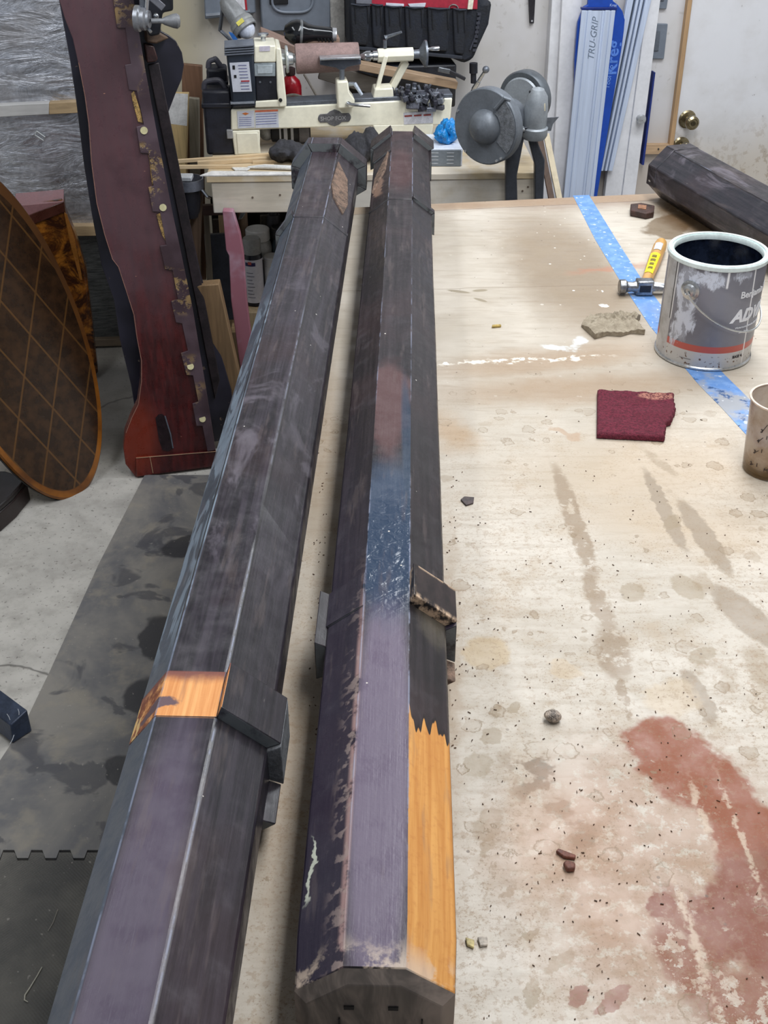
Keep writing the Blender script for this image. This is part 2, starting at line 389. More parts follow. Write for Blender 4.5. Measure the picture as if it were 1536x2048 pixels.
# droplet rings everywhere on the near half
rd = g.vor(PD2, 30, out='Distance'); rc = g.sep(g.vor(PD2, 30, out='Color'))
lim = rc[0] * 0.42
drop = g.st(rd - lim, -0.03, 0.02, 1, 0) * g.st(rc[1], 0.40, 0.42) * g.st(g.noise(P, 2.6, 2), 0.40, 0.5) * g.st(y, 2.0, 1.4)
ring = g.band(rd - lim, -0.045, 0.0, 0.02) * g.st(rc[1], 0.55, 0.57) * g.st(y, 2.2, 1.5)
col = g.mix(drop * 0.38, col, sr(140, 120, 94)); col = g.mix(ring * 0.5, col, sr(132, 112, 86))
fine = g.st(g.noise(P, 110, 4, 0.75), 0.50, 0.62) * g.st(y, 2.0, 0.9) * g.st(n1, .36, .56)
col = g.mix(fine * 0.55, col, sr(150, 126, 100))
stip = g.st(g.noise(P, 300, 3, .7), .56, .64) * g.st(y, 2.1, 1.2) * g.st(n2, .38, .56)
col = g.mix(stip * .5, col, sr(128, 102, 76))
# dark and white specks
sd = g.vor(P, 95, out='Distance'); sc_ = g.sep(g.vor(P, 95, out='Color'))
speck = g.st(sd - sc_[0] * 0.16, 0.0, 0.05, 1, 0) * g.st(sc_[1], 0.86, 0.88)
col = g.mix(speck * 0.8 * g.st(n1, .35, .55), col, sr(92, 74, 58))
s2 = g.vor(P, 42, out='Distance'); s2c = g.sep(g.vor(P, 42, out='Color'))
far_zone = g.mx(g.blob(PD, *seg(1130, 430, 1190, 640, .13), 0.5), 0.15)
white = g.st(s2 - s2c[0] * 0.13, 0.0, 0.04, 1, 0) * g.st(s2c[1], 0.62, 0.64) * far_zone
col = g.mix(white * 0.9, col, sr(236, 232, 222))
col = stain(col, [(1140, 685, 1165, 690, .028), (1085, 690, 1150, 700, .012)], (214, 218, 218), 0.75, brk=g.st(n2, .35, .5))
crust = stain(col, [(880, 728, 1200, 712, .008)], (236, 230, 218), 0.95, soft=0.4, brk=g.st(g.noise(P, 60, 3), .45, .55)); col = crust
col = stain(col, [(1200, 608, 1215, 615, .008), (1222, 632, 1216, 632, .006), (885, 727, 898, 728, .006), (1207, 582, 1203, 582, .005)], (240, 238, 230), 0.95, vec=PD2, soft=0.15)
# drips shaped like leaves, one curl ring, orange smear by the hammer
col = stain(col, [(895, 580, 940, 586, .006), (945, 582, 975, 580, .006), (948, 596, 974, 604, .005)], (140, 128, 106), 0.85, vec=P, soft=0.2)
col = stain(col, [(1108, 850, 1140, 880, .006), (1135, 882, 1160, 868, .010)], (170, 140, 112), 0.6, soft=0.3)
col = stain(col, [(1150, 545, 1300, 530, .012)], (176, 110, 82), 0.5, soft=0.7)
# sheet joints: thin grooves
ln = g.mx(g.band(y - x * 0.141, 2.622, 2.625, 0.0012), g.band(y - x * 0.05 + (n1 - 0.5) * 0.05, 2.165, 2.168, 0.0015) * 0.6)
col = g.mix(ln * 0.7, col, sr(118, 96, 76))
col = g.mix(g.st(y - x * 0.141, 2.624, 2.628) * 0.5, col, sr(162, 134, 104))
g.bump(n2 * 0.5 + n3 * 0.35 + ng * 0.3 - ln * 2 + white * 2 + ring, 0.16, 0.003)
table_m = g.out(col, g.st(n2, 0.35, 0.65, 0.36, 0.62))

tbl = thing('worktable', TB, 'large pale plywood worktable covered in paint spots and brown stains, under the dark octagonal posts', 'table')
FL, FR = (-0.172, 2.651), (1.25, 2.852)
top = MB().prism([(FL[0], FL[1], TZ), (-0.205, 0.33, TZ), (1.25, 0.33, TZ), (FR[0], FR[1], TZ)], (0, 0, -0.019))
top.build('tabletop', table_m, tbl, bevel=0.002)
fr = wood((186, 160, 122), 0.6, 1)
for nm, pts in [('apron', [(-.15, .40), (-.15, .44), (1.2, .44), (1.2, .40)]), ('apron', [(-.12, 2.57), (-.12, 2.61), (1.2, 2.80), (1.2, 2.76)]),
                ('apron', [(-.15, .44), (-.11, .44), (-.08, 2.575), (-.12, 2.57)]), ('apron', [(1.16, .44), (1.2, .44), (1.2, 2.76), (1.16, 2.755)])]:
    MB().prism([(a, b, TZ - .019) for a, b in pts], (0, 0, -.089)).build(nm, fr, tbl, bevel=.002)
for a, b in [(-.07, .48), (1.12, .48), (-.04, 2.52), (1.12, 2.70)]:
    MB().box((a, b, (TZ - .019) / 2), (.085, .085, TZ - .019)).build('leg', fr, tbl, bevel=.003)

# blue masking tape on the tabletop
g = G('blue_tape', 0.55)
P = g.obj(); n1 = g.noise(P, 9, 5, 0.65); n2 = g.noise(P, 45, 4, 0.6); x, y, z = g.sep(P)
col = g.mix(g.st(n2, 0.4, 0.7), sr(96, 140, 200), sr(122, 160, 212))
worn = g.st(n1, 0.46, 0.6) * g.st(y, 0.05, -0.25)
col = g.mix(worn * 0.8, col, sr(168, 164, 156))
col = g.mix(g.st(g.noise(P, 30, 4, 0.6), 0.56, 0.62) * g.st(y, 0, -0.3), col, sr(52, 88, 136))
col = g.mix(g.st(g.noise(P, 80, 3), 0.62, 0.68) * 0.7, col, sr(214, 218, 220))
g.bump(n2, 0.15, 0.002); tape_m = g.out(col)
m = MB(); L_ = [(1146, 391), (1190, 478), (1240, 561), (1300, 652), (1400, 772), (1440, 812), (1496, 873), (1600, 985)]
Rr = [(1178, 390), (1232, 478), (1285, 561), (1345, 640), (1452, 752), (1496, 795), (1553, 855), (1650, 955)]
pt = [tw(x, y, TZ + .0006) for x, y in L_] + [tw(x, y, TZ + .0006) for x, y in Rr[::-1]]
m.prism(pt, (0, 0, -.0005))
tag(m.build('masking_tape', tape_m, base=tw(1300, 600), smooth=0), 'long strip of blue masking tape stuck diagonally across the worktable, worn near the cup', 'tape')

# ================================================================ OCTAGONAL POSTS
def post_section(sp, k=1.0, grow=0.0):
    a, b, h1, h2, h, a2 = sp[:6]; bl = sp[6] if len(sp) > 6 else b
    pts = [(a, h), (b, h1), (b, h2), (a2, 0), (-a2 * bl / b, 0), (-bl, h2), (-bl, h1), (-a, h)]
    if not grow: return [V((p[0], p[1])) for p in pts]
    out = []; n = len(pts)
    for i in range(n):
        p0, p1, p2 = V(pts[i - 1]), V(pts[i]), V(pts[(i + 1) % n])
        e1, e2 = (p1 - p0).normalized(), (p2 - p1).normalized()
        m1, m2 = V((-e1.y, e1.x)), V((-e2.y, e2.x)); mm = (m1 + m2).normalized()
        out.append(p1 + mm * grow / max(.3, mm.dot(m1)))
    return out

def post_mat(kind, sp):
    a, b, h1, h2, h, a2 = sp[:6]
    g = G('dark_stained_post_' + kind, 0.32)
    P = g.obj(); x, y, z = g.sep(P); nx, ny, nzz = g.sep(g.normal())
    gr = g.noise(g.map(P, sc=(1, .035, 1)), 130, 4, 0.65, 0.2); n1 = g.noise(P, 5, 4, 0.6); n2 = g.noise(P, 26, 5, 0.65); n3 = g.noise(P, 140, 3, 0.6)
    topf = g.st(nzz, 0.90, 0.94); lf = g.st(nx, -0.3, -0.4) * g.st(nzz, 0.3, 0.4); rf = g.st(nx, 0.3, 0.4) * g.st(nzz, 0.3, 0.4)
    side = g.st(g.m('ABSOLUTE', nx), 0.9, 0.95)
    PD = g.va(P, g.va(g.va(g.noise(P, 24, 4, 0.62, col=True), (-.5, -.5, -.5)), 0.05, 'SCALE'))
    col = g.mix(g.st(gr, 0.35, 0.7), (sr(22, 19, 24) if kind != 'left' else sr(28, 26, 33)), (sr(47, 41, 46) if kind != 'left' else sr(58, 53, 62)))
    col = g.mix(g.st(n1, 0.45, 0.68) * 0.35, col, sr(60, 42, 44))
    col = g.mix(g.st(n2, 0.52, 0.74) * (.3 if kind == 'left' else .16), col, sr(90, 84, 90))
    def patch(col, cx, cy, rx, ry, rot, rgb, f, soft=.35, vec=None, msk=None):
        q = g.blob(g.map(vec or PD, sc=(1, 1, 0)), cx, cy, rx, ry, rot, soft)
        if msk is not None: q = q * msk
        return g.mix(q * f, col, sr(*rgb))
    bare = 0.0
    wet = 0.0
    if kind == 'right':
        col = patch(col, 0, .22, .027, .30, 0, (104, 92, 112), .85, .25, P, topf)           # lit sheen painted in grey lilac
        col = patch(col, 0, .60, .05, .16, 0, (50, 66, 88), .9, .3, PD, topf)                # blue wet paint
        wet = g.blob(g.map(PD, sc=(1, 1, 0)), 0, .56, .05, .11, 0, .4) * topf
        col = patch(col, -.006, 0.92, .03, .14, 0, (90, 62, 62), .75, .25, PD, topf)
        col = patch(col, .022, .80, .008, .20, 0.03, (36, 54, 74), .8, .3, P, topf)
        col = patch(col, 0, 2.05, .03, .14, 0, (78, 46, 46), .5, .4, PD, topf)
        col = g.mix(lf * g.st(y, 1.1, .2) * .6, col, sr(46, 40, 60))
        edge = g.band(x, -a - .004, -a + .001, .002 ) * g.st(y, .55, .35) * g.st(n2, .40, .5)
        col = g.mix(edge * .85, col, sr(168, 136, 132))
        dust = g.st(x, -a - .022, -a) * lf * g.st(g.noise(P, 90, 3), .52, .62) * g.st(y, .6, .3)
        col = g.mix(dust * .7, col, sr(160, 142, 136))
        jag = g.noise(g.map(P, sc=(1, .0, 0)), 70, 2, .6)
        bw = g.st(y + (jag - .5) * -.16, .278, .281, 1, 0) * rf
        wd = g.mix(g.st(gr, .3, .7), sr(190, 126, 58), sr(214, 156, 84))
        wd = g.mix(g.st(n3, .5, .7) * .25, wd, sr(170, 100, 44))
        rim = g.st(y + (jag - .5) * -.16, .284, .288, 1, 0) * rf
        col = g.mix(rim, col, sr(28, 20, 22)); col = g.mix(bw, col, wd)
        col = patch(col, .05, .47, .02, .05, 0, (150, 140, 118), .3, .5, PD, rf)
        bare = bw
        col = patch(col, -.056, .115, .003, .035, 0, (196, 200, 184), .9, .25, PD, lf)
        col = g.mix(g.st(y, .035, 0) * g.st(n2, .46, .54) * .7, col, sr(206, 186, 166))
        col = patch(col, -.05, 1.98, .012, .07, .1, (140, 112, 96), .8, .3, PD, lf)
    else:
        col = patch(col, 0, .14, .03, .32, 0, (92, 82, 100), .7, .3, P, topf)  # near sheen of the top facet painted into the colour
        col = g.mix(lf * (.1 if kind == 'far' else .65), col, sr(88, 99, 114))  # blue-grey sheen of reflected light painted on the left facet
        sm = g.st(g.noise(g.map(P, rot=(0, 0, .5), sc=(1, .22, 1)), 38, 3, .6, .8), .48, .54) * lf * g.band(y, .58, 1.5, .05) * (0.0 if kind == 'far' else 1.0)
        col = g.mix(sm * .95, col, sr(126, 140, 156))
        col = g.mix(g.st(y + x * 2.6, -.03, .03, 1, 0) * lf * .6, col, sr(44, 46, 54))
        bz = g.band(y, .456, .522, .0015) * g.mx(topf, lf) * g.st(nx, .3, .2)
        wd = g.mix(g.st(gr, .3, .7), sr(206, 132, 70), sr(236, 172, 108))
        wd = g.mix(lf * g.st(n2, .44, .58), wd, sr(126, 66, 40))
        wd = g.mix(lf * g.st(g.noise(g.map(P, sc=(1, .3, 1)), 60, 3), .62, .64) * .8, wd, sr(232, 196, 130))
        wd = g.mix(g.st(y + n2 * .02, .512, .53) , wd, sr(120, 68, 58))
        wd = g.mix(g.blob(g.map(PD, sc=(1, 1, 0)), -.03, .475, .022, .012, 0, .15), wd, sr(98, 76, 82))
        col = g.mix(bz, col, wd); bare = bz
        if kind == 'far': bare = bare * 0.0
        sw = g.st(g.noise(g.map(P, rot=(0, 0, .6), sc=(1, .4, 1)), 12, 4, .65, 1.5), .52, .66) * g.band(y, .7, 1.6, .2)
        col = g.mix(sw * .45, col, sr(118, 112, 122))
        for sx in (-1, 1): # glued facet joints
            col = g.mix(g.band(g.m('ABSOLUTE', x), a + .001, a + .003, .001) * g.st(y, .55, .6) * .7, col, sr(20, 16, 20))
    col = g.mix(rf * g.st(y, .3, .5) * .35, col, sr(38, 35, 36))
    fr_ = g.st(ny, -.9, -.95) * g.st(z, -.01, .0)
    col = g.mix(fr_ * g.st(n2, .3, .5), col, sr(104, 108, 110))
    col = g.mix(g.st(g.noise(g.map(P, sc=(1, .12, 1)), 55, 3, .7), .56, .68) * .25, col, sr(104, 92, 90))
    # worn light arrises, scratches, white flecks
    ar = g.band(g.m('ABSOLUTE', x), a - .0009, a + .0008, .0005) * g.st(n2, .42, .56) * g.st(nzz, .3, .5)
    col = g.mix(ar * g.st(g.noise(P, 2.5, 2), .42, .56) * .6, col, sr(138, 144, 166))
    scv = g.vor(g.map(P, rot=(0, 0, .8), sc=(1, .22, .5)), 34, out='Distance'); scc = g.sep(g.vor(g.map(P, rot=(0, 0, .8), sc=(1, .22, .5)), 34, out='Color'))
    col = g.mix(g.st(scv, .02, .05, 1, 0) * g.st(scc[0], .82, .84) * .8, col, sr(200, 192, 184))
    fv = g.vor(P, 60, out='Distance'); fc = g.sep(g.vor(P, 60, out='Color'))
    col = g.mix(g.st(fv - fc[1] * .07, 0, .03, 1, 0) * g.st(fc[0], .9, .92) * .9, col, sr(222, 216, 206))
    g.bump(gr * .5 + n3 * .3 + n2 * .4 + wet * g.noise(P, 75, 2, .5, .5) * 3.0, .22, .003)
    rough = g.st(n2, .35, .7, .30, .55)
    rough = g.mix(bare, rough, (.6, .6, .6, 1)); rough = g.mix(wet, rough, (.2, .2, .2, 1))
    return g.out(col, rough)

def local(o, ang):      # post frame: x across, y along (away), z up
    c, s = math.cos(ang), math.sin(ang)
    return lambda x, y, z: V((o[0] + x * c + y * s, o[1] - x * s + y * c, o[2] + z))

end_g = G('end_grain', .7); P = end_g.obj(); e1 = end_g.noise(end_g.map(P, sc=(1, 1, .35)), 24, 4, .65, 1.0)
ec = end_g.mix(end_g.st(e1, .35, .7), sr(74, 66, 60), sr(128, 114, 104))
ec = end_g.mix(end_g.blob(end_g.map(P, sc=(1, 0, 1), rot=(0, 0, 0)), 0.005, 0, .02, 1, 0, .5) * .0, ec, sr(150, 96, 72))
end_m = end_g.out(ec)

def make_post(name, label, o, ang, sp, length, kind, group, pieces, mirror=False):
    root = thing(name, V(o), label, 'post', group)
    root.rotation_euler = (0, 0, -ang)
    pm = post_mat(kind, sp); sec = post_section(sp)
    def ring(mb, y0, y1, gr0, gr1, idx=None, y0b=None):
        A, B = post_section(sp, grow=gr0), post_section(sp, grow=gr1)
        if idx is None:
            n = 8; vs = [V((p.x, y0, p.y)) for p in B] + [V((p.x, y1, p.y)) for p in B]
            return mb.add(vs, [tuple(range(n)), tuple(range(n, 2 * n))[::-1]] + [(i, (i + 1) % n, n + (i + 1) % n, n + i) for i in range(n)])
        i, j = idx, (idx + 1) % 8
        q = [V((p.x, max(p.y, .0))) for p in (A[i], A[j], B[j], B[i])]
        vs = [V((p.x, y0, p.y)) for p in q] + [V((p.x, y1, p.y)) for p in q]
        return mb.add(vs, [(0, 1, 2, 3), (7, 6, 5, 4), (0, 4, 5, 1), (1, 5, 6, 2), (2, 6, 7, 3), (3, 7, 4, 0)])
    def mk(mb, nm, mt, bevel=.0015, label=None, par=None):
        ob = mb.build(nm, mt, None, (0, 0, 0), bevel=bevel, label=label); ob.parent = par or root; return ob
    # shaft: cross sections along y, lightly uneven
    m = MB(); N = 48; vs = []
    for k in range(N + 1):
        yy = length * k / N
        for i, p in enumerate(sec):
            q = mnoise.noise(V((i * 3.1, yy * 3, len(name)))) * .0009
            f = 1 + q * 12
            if k == 0: f *= .965
            vs.append((p.x * f, yy, p.y * (f if p.y > 0.01 else 1) ))
    fs = [tuple(range(8)), tuple(N * 8 + i for i in range(8))[::-1]]
    for k in range(N):
        for i in range(8): fs.append((k * 8 + i, k * 8 + (i + 1) % 8, (k + 1) * 8 + (i + 1) % 8, (k + 1) * 8 + i))
    m.add(vs, fs); sh = mk(m, 'shaft', pm, .0025)
    # end grain block, set in the near end: slightly domed cap with splits
    m = MB(); n = 8
    vs = [V((p.x * .962, -.0005, .003 + p.y * .955)) for p in sec] + [V((p.x * .80, -.010, .012 + p.y * .80)) for p in sec]
    m.add(vs, [tuple(range(n, 2 * n))] + [(i, (i + 1) % n, n + (i + 1) % n, n + i) for i in range(n)])
    mk(m, 'end_grain', end_m, .001, 'bare grey brown end grain')
    for (nm, y0, y1, g0, g1, ids, lb, mt) in pieces:
        for i in ids:
            m = MB(); ring(m, y0, y1, g0, g1, i); mk(m, nm, mt or pm, .0012, lb)
    return root

hid = wood((132, 104, 82), .8, 1, .4)
raw_m = mat((120, 98, 84), .8, var=.35, scale=60, bump=.8)
black_m = mat((30, 25, 25), .35, var=.5, scale=40, bump=.5)
grey_edge = mat((112, 114, 118), .7, var=.2, scale=50, bump=.3)
spR = (.0255, .0665, .078, .035, .110, .028); spL = (.030, .077, .080, .040, .120, .035, .060)
# facets by index: 0 upper right, 1 right side, 2 lower right, 3 bottom, 4 lower left, 5 left side, 6 upper left, 7 top
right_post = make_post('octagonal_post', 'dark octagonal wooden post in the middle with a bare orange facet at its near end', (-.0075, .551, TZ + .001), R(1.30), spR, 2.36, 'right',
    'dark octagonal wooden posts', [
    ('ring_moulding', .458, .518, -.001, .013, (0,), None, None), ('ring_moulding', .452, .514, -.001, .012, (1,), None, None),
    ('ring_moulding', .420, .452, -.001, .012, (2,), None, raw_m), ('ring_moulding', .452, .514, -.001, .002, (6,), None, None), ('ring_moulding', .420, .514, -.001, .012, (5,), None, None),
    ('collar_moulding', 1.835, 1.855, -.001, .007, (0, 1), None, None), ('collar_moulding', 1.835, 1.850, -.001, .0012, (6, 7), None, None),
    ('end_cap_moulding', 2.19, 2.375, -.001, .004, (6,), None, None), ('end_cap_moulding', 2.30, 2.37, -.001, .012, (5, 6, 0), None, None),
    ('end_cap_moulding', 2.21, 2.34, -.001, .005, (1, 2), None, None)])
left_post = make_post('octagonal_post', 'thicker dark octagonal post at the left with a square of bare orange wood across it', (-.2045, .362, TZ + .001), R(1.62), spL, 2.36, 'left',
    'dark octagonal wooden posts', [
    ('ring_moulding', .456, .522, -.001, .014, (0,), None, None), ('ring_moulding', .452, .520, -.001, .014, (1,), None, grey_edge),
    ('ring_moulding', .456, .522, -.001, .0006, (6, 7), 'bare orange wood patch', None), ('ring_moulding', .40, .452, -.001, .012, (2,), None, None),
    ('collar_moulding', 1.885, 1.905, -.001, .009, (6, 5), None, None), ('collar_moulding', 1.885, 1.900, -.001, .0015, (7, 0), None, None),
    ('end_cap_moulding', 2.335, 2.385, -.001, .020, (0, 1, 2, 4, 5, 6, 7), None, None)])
# chips and scabs on the posts
def scab(root, pts3, mt, nm, lb):
    m = MB(); c = sum((V(p) for p in pts3), V()) / len(pts3)
    e1, e2 = V(pts3[1]) - V(pts3[0]), V(pts3[2]) - V(pts3[1]); nn = e1.cross(e2).normalized()
    if nn.z < 0: nn = -nn
    m.prism([V(p) + nn * .0035 for p in pts3], nn * -.006)
    ob = m.build(nm, mt, None, (0, 0, 0), bevel=.001, label=lb); ob.parent = root
def on_r(sp, t, y): a, b, h1, h2, h, a2 = sp[:6]; return (a + (b - a) * t, y, h + (h1 - h) * t)
def on_l(sp, t, y): p = on_r(sp, t, y); return (-p[0], p[1], p[2])
scab(left_post, [on_r(spL, t, y) for t, y in [(.10, 2.27), (.62, 2.20), (.80, 2.05), (.68, 1.98), (.20, 2.03), (.02, 2.10)]], raw_m, 'diamond_patch', 'rough bare brown patch')
scab(right_post, [on_l(spR, t, y) for t, y in [(.12, 2.20), (.80, 2.06), (.90, 1.96), (.25, 2.06)]], raw_m, 'diamond_patch', 'rough bare brown patch')
# worn black face on the raised ring piece of the right post
g = G('worn_black_moulding', .4); P = g.obj(); x, y, z = g.sep(P)
n = g.noise(g.map(P, sc=(1, .4, 1)), 60, 4, .7)
col = g.mix(g.st(n, .3, .7), sr(28, 22, 24), sr(52, 42, 42))
ed = g.mx(g.st(x, .034, .028), g.mx(g.st(y, .468, .459), g.st(y, .512, .518)))
col = g.mix(ed * g.st(n, .4, .55), col, sr(196, 168, 140)); wb = g.out(col)
for ob in right_post.children:
    if ob.name.startswith('ring_moulding') and abs(ob.data.vertices[0].co.y - .458) < .002:
        ob.data.materials[0] = wb
# end-grain split marks on the right post
for c_, d_ in [((-.028, -.0105, .045), (.0012, .003, .026)), ((.038, -.0105, .045), (.0012, .003, .026)), ((-.02, -.0103, .072), (.008, .002, .004)), ((.015, -.0103, .072), (.008, .002, .004))]:
    ob = MB().box(c_, d_).build('split', mat((22, 18, 16), .9, bump=0), None, (0, 0, 0), smooth=0); ob.parent = right_post

# third post, far right corner of the table
spF = (.030, .072, .082, .038, .122, .033)
far_o = tw(1352, 368); 
pa = az(1380, 289, TZ + .122); pb = az(1536, 372, TZ + .122)
ang3 = math.atan2(-(pb - pa).x, -(pb - pa).y)
d3 = (pa - pb).normalized(); d3.z = 0
side3 = V((d3.y, -d3.x, 0))
start = V((pa.x, pa.y, 0)) - d3 * 1.2 - side3 * .03
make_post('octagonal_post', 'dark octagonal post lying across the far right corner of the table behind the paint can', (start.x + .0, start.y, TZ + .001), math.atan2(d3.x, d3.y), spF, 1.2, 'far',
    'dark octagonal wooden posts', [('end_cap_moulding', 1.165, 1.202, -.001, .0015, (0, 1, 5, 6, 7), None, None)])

# ================================================================ THINGS ON THE TABLE
# --- gallon paint can
cc = tw(1404, 702); cc = V((cc.x, cc.y, TZ + .001)); CR = .0825; CHh = .188
can = thing('paint_can', cc, 'open paint can with grey label, white drips and dark blue paint inside', 'paint can')
AE = R(-132)
g = G('can_label', .38)
P = g.obj(); x, y, z = g.sep(P); th = g.m('ARCTAN2', y, x)          # angle round the can
n2 = g.noise(P, 40, 5, .65); n1 = g.noise(P, 14, 4, .6, .6)
metal = g.mix(g.st(n2, .4, .7), sr(196, 196, 198), sr(168, 166, 166))
lab = g.mix(g.st(n1, .3, .7), sr(116, 116, 126), sr(132, 132, 142))
dg_ = g.st(x * .5 + z + n1 * .02, .09, .11) * g.st(x * .5 + z, .15, .14)
lab = g.mix(dg_ * .3, lab, sr(150, 150, 160))
lab = g.mix(g.st(z, .0455, .0445) , lab, sr(196, 92, 80))
lab = g.mix(g.st(z, .0335, .0325), lab, sr(206, 204, 202))
col = g.mix(g.st(th, R(-156), R(-155.4)), metal, lab)
col = g.mix(g.band(th, R(-158), R(-156.3), .004) * g.st(z, .075, .08), col, sr(60, 58, 62))
col = g.mix(g.band(th, R(-155.6), R(-154), .005) * g.st(z, .075, .08), col, sr(232, 232, 234))
PDc = g.va(P, g.va(g.va(g.noise(g.map(P, sc=(1, 1, .5)), 55, 4, .7, 1.2, col=True), (-.5, -.5, -.5)), .035, 'SCALE'))
sx_, sy_, sz_ = g.sep(PDc); tt = g.m('ARCTAN2', sy_, sx_)
uvw = g.comb(tt, sz_, 0)
streak = g.st(g.noise(g.map(PDc, sc=(1, 1, .25)), 60, 3, .6, .8), .38, .54)
pnt = g.mx(g.blob(uvw, R(-138), .15, .26, .036, 0, .12), g.blob(uvw, R(-134), .095, .22, .046, 0, .12))
pnt = g.mx(pnt, g.blob(uvw, R(-146), .055, .10, .026, 0, .15))
pnt = g.mx(pnt, g.blob(uvw, R(-112), .165, .35, .014, 0, .2) * g.st(n1, .42, .5))
pnt = g.mx(pnt, g.blob(uvw, R(-72), .172, .2, .009, 0, .25) * .8)
col = g.mix(g.mx(pnt * streak, pnt * .35), col, sr(216, 222, 236))
col = g.mix(g.mx(g.band(th, R(-92), R(-89.5), .01) * g.st(z, .150, .154), g.band(th + z * .55, R(-51), R(-49), .01)), col, sr(240, 240, 242))
col = g.mix(g.st(g.noise(P, 170, 2), .62, .66) * g.st(z, .034, .02), col, sr(110, 84, 66))
g.bump(pnt * streak + n2 * .1, .2, .002); can_m = g.out(col)
tin = mat((196, 198, 200), .3, .85, .15, 40, .1)
white_p = mat((226, 238, 236), .35, var=.08, scale=30)
MB().lathe(cc, (0, 0, 1), [(CR - .002, .0), (CR, .003), (CR, CHh - .006), (CR - .001, CHh - .006), (CR - .004, CHh - .008), (CR - .004, .12), (CR - .03, .119)], 72, cap=False).build('body', can_m, can)
MB().lathe(cc, (0, 0, 1), [(.001, .001), (CR - .002, .001)], 48, cap=False).build('bottom', tin, can)
MB().lathe(cc, (0, 0, 1), [(CR, 0), (CR + .0022, .001), (CR + .0022, .004), (CR, .0055)], 72, cap=False).build('bottom_rim', tin, can)
MB().lathe(cc, (0, 0, 1), [(CR, CHh - .008), (CR + .0028, CHh - .006), (CR + .003, CHh), (CR + .001, CHh + .003), (CR - .004, CHh + .003), (CR - .0045, CHh - .002), (CR - .006, CHh - .002), (CR - .0075, CHh + .001), (CR - .009, CHh - .003), (CR - .0085, CHh - .008)], 72, cap=False).build('rim', white_p, can, label='white paint covered rim')
g = G('wet_dark_blue_paint', .08); g.out(sr(14, 24, 44)); dkb = g.mat
MB().lathe(cc, (0, 0, 1), [(.001, .135), (CR - .004, .135)], 64, cap=False).build('paint', dkb, can, label='glossy dark blue paint')
MB().lathe(cc, (0, 0, 1), [(CR - .0085, CHh - .004), (CR - .0045, CHh - .010), (CR - .0042, .134)], 64, cap=False).build('inner_wall', mat((30, 38, 56), .25, var=.4, scale=20), can)
for k, A in enumerate((AE, AE + math.pi)):
    rd_ = V((math.cos(A), math.sin(A), 0)); e0 = cc + rd_ * (CR - .002) + V((0, 0, .141))
    ear = MB().lathe(e0, rd_, [(.017, 0), (.017, .0035), (.014, .005), (.0115, .005), (.0105, .011), (.006, .0125), (.005, .010), (.001, .010)], 28).build('ear', tin, can)
pth = []
for k in range(49):
    t = k / 48; A = AE + math.pi * t
    rr_ = CR + .010 - .004 * math.sin(math.pi * t); zz = .141 - .072 * math.sin(math.pi * t) ** .75
    pth.append(cc + V((math.cos(A) * rr_, math.sin(A) * rr_, zz)))
MB().tube(pth, .0016, 8).build('handle', mat((206, 208, 208), .3, .8), can, label='thin wire bail handle')
def oncan(a0, z0, rr=.0005, slant=.0):
    return lambda X, Y, Z: cc + V((math.cos(a0 + X / CR) * (CR + rr + Z), math.sin(a0 + X / CR) * (CR + rr + Z), z0 + Y + X * slant))
wt = mat((232, 232, 236), .5, var=.03, bump=0)
text_mb('Benjamin Moore', .0165, oncan(R(-72), .133), bold=.0003).build('lettering', wt, can, smooth=0)
text_mb('ADVANCE', .031, oncan(R(-79), .090), shear=.25, bold=.0012).build('lettering', wt, can, smooth=0)
text_mb('Waterborne Interior Alkyd Paint', .0052, oncan(R(-72), .077)).build('lettering', wt, can, smooth=0)
text_mb('Satin Finish', .0052, oncan(R(-66), .068)).build('lettering', wt, can, smooth=0)
text_mb('BASE 4', .007, oncan(R(-68), .021)).build('lettering', mat((50, 46, 46), .6, bump=0), can, smooth=0)
MB().merge(text_mb('______', .007, oncan(R(-133), .018))).build('lettering', mat((90, 86, 86), .6, bump=0), can, smooth=0)

# --- claw hammer
hh = tw(1280, 578, TZ); hz = TZ + .001
ham = thing('claw_hammer', V((hh.x, hh.y, TZ)), 'steel claw hammer with a short wooden handle and yellow sticker, lying against the paint can', 'hammer')
A0 = tw(1238, 574, TZ + .016); A1 = tw(1345, 574, TZ + .016)
hx = (A1 - A0); hx.z = 0; hl = hx.length; hx.normalize(); hy = V((-hx.y, hx.x, 0))
steel = mat((150, 152, 156), .32, .9, .25, 30, .15); dsteel = mat((34, 38, 48), .5, .3, .2)
c0 = V((A0.x, A0.y, TZ + .0165))
MB().lathe(c0, hx, [(.0125, 0), (.0145, .0015), (.0145, .012), (.0105, .016), (.0095, .026), (.012, .034), (.012, .036)], 24).build('striking_face', steel, ham)
blk = MB(); rot = Matrix((hx, hy, V((0, 0, 1)))).transposed()
blk.box(c0 + hx * .050, (.034, .024, .030), rot); blk.build('head_block', steel, ham, bevel=.003)
MB().box(c0 + hx * .050 - hy * .0122, (.022, .0012, .014), rot).build('cheek_recess', dsteel, ham, bevel=.0005)
for sg in (-1, 1):      # two claws curving down
    pp = [c0 + hx * (.064 + .012 * k) + V((0, 0, -.0008 * k * k * .5)) + hy * (sg * (.004 + .0012 * k)) for k in range(5)]
    MB().tube(pp, [.0085, .0075, .0062, .0045, .002], 8).build('claw', steel, ham)
B0 = c0 + hx * .050; B1 = tw(1322, 488, TZ + .016); B1.z = B0.z
hd = (B1 - B0); hd.z = 0
hw = MB()
sec_n = 16; path = [B0 + hd * (k / 10) for k in range(11)]; hdn = hd.normalized(); sdn = V((hdn.y, -hdn.x, 0)); vs = []
prof = [.011, .0115, .012, .0125, .0135, .0145, .0150, .0150, .0152, .0155, .0135]
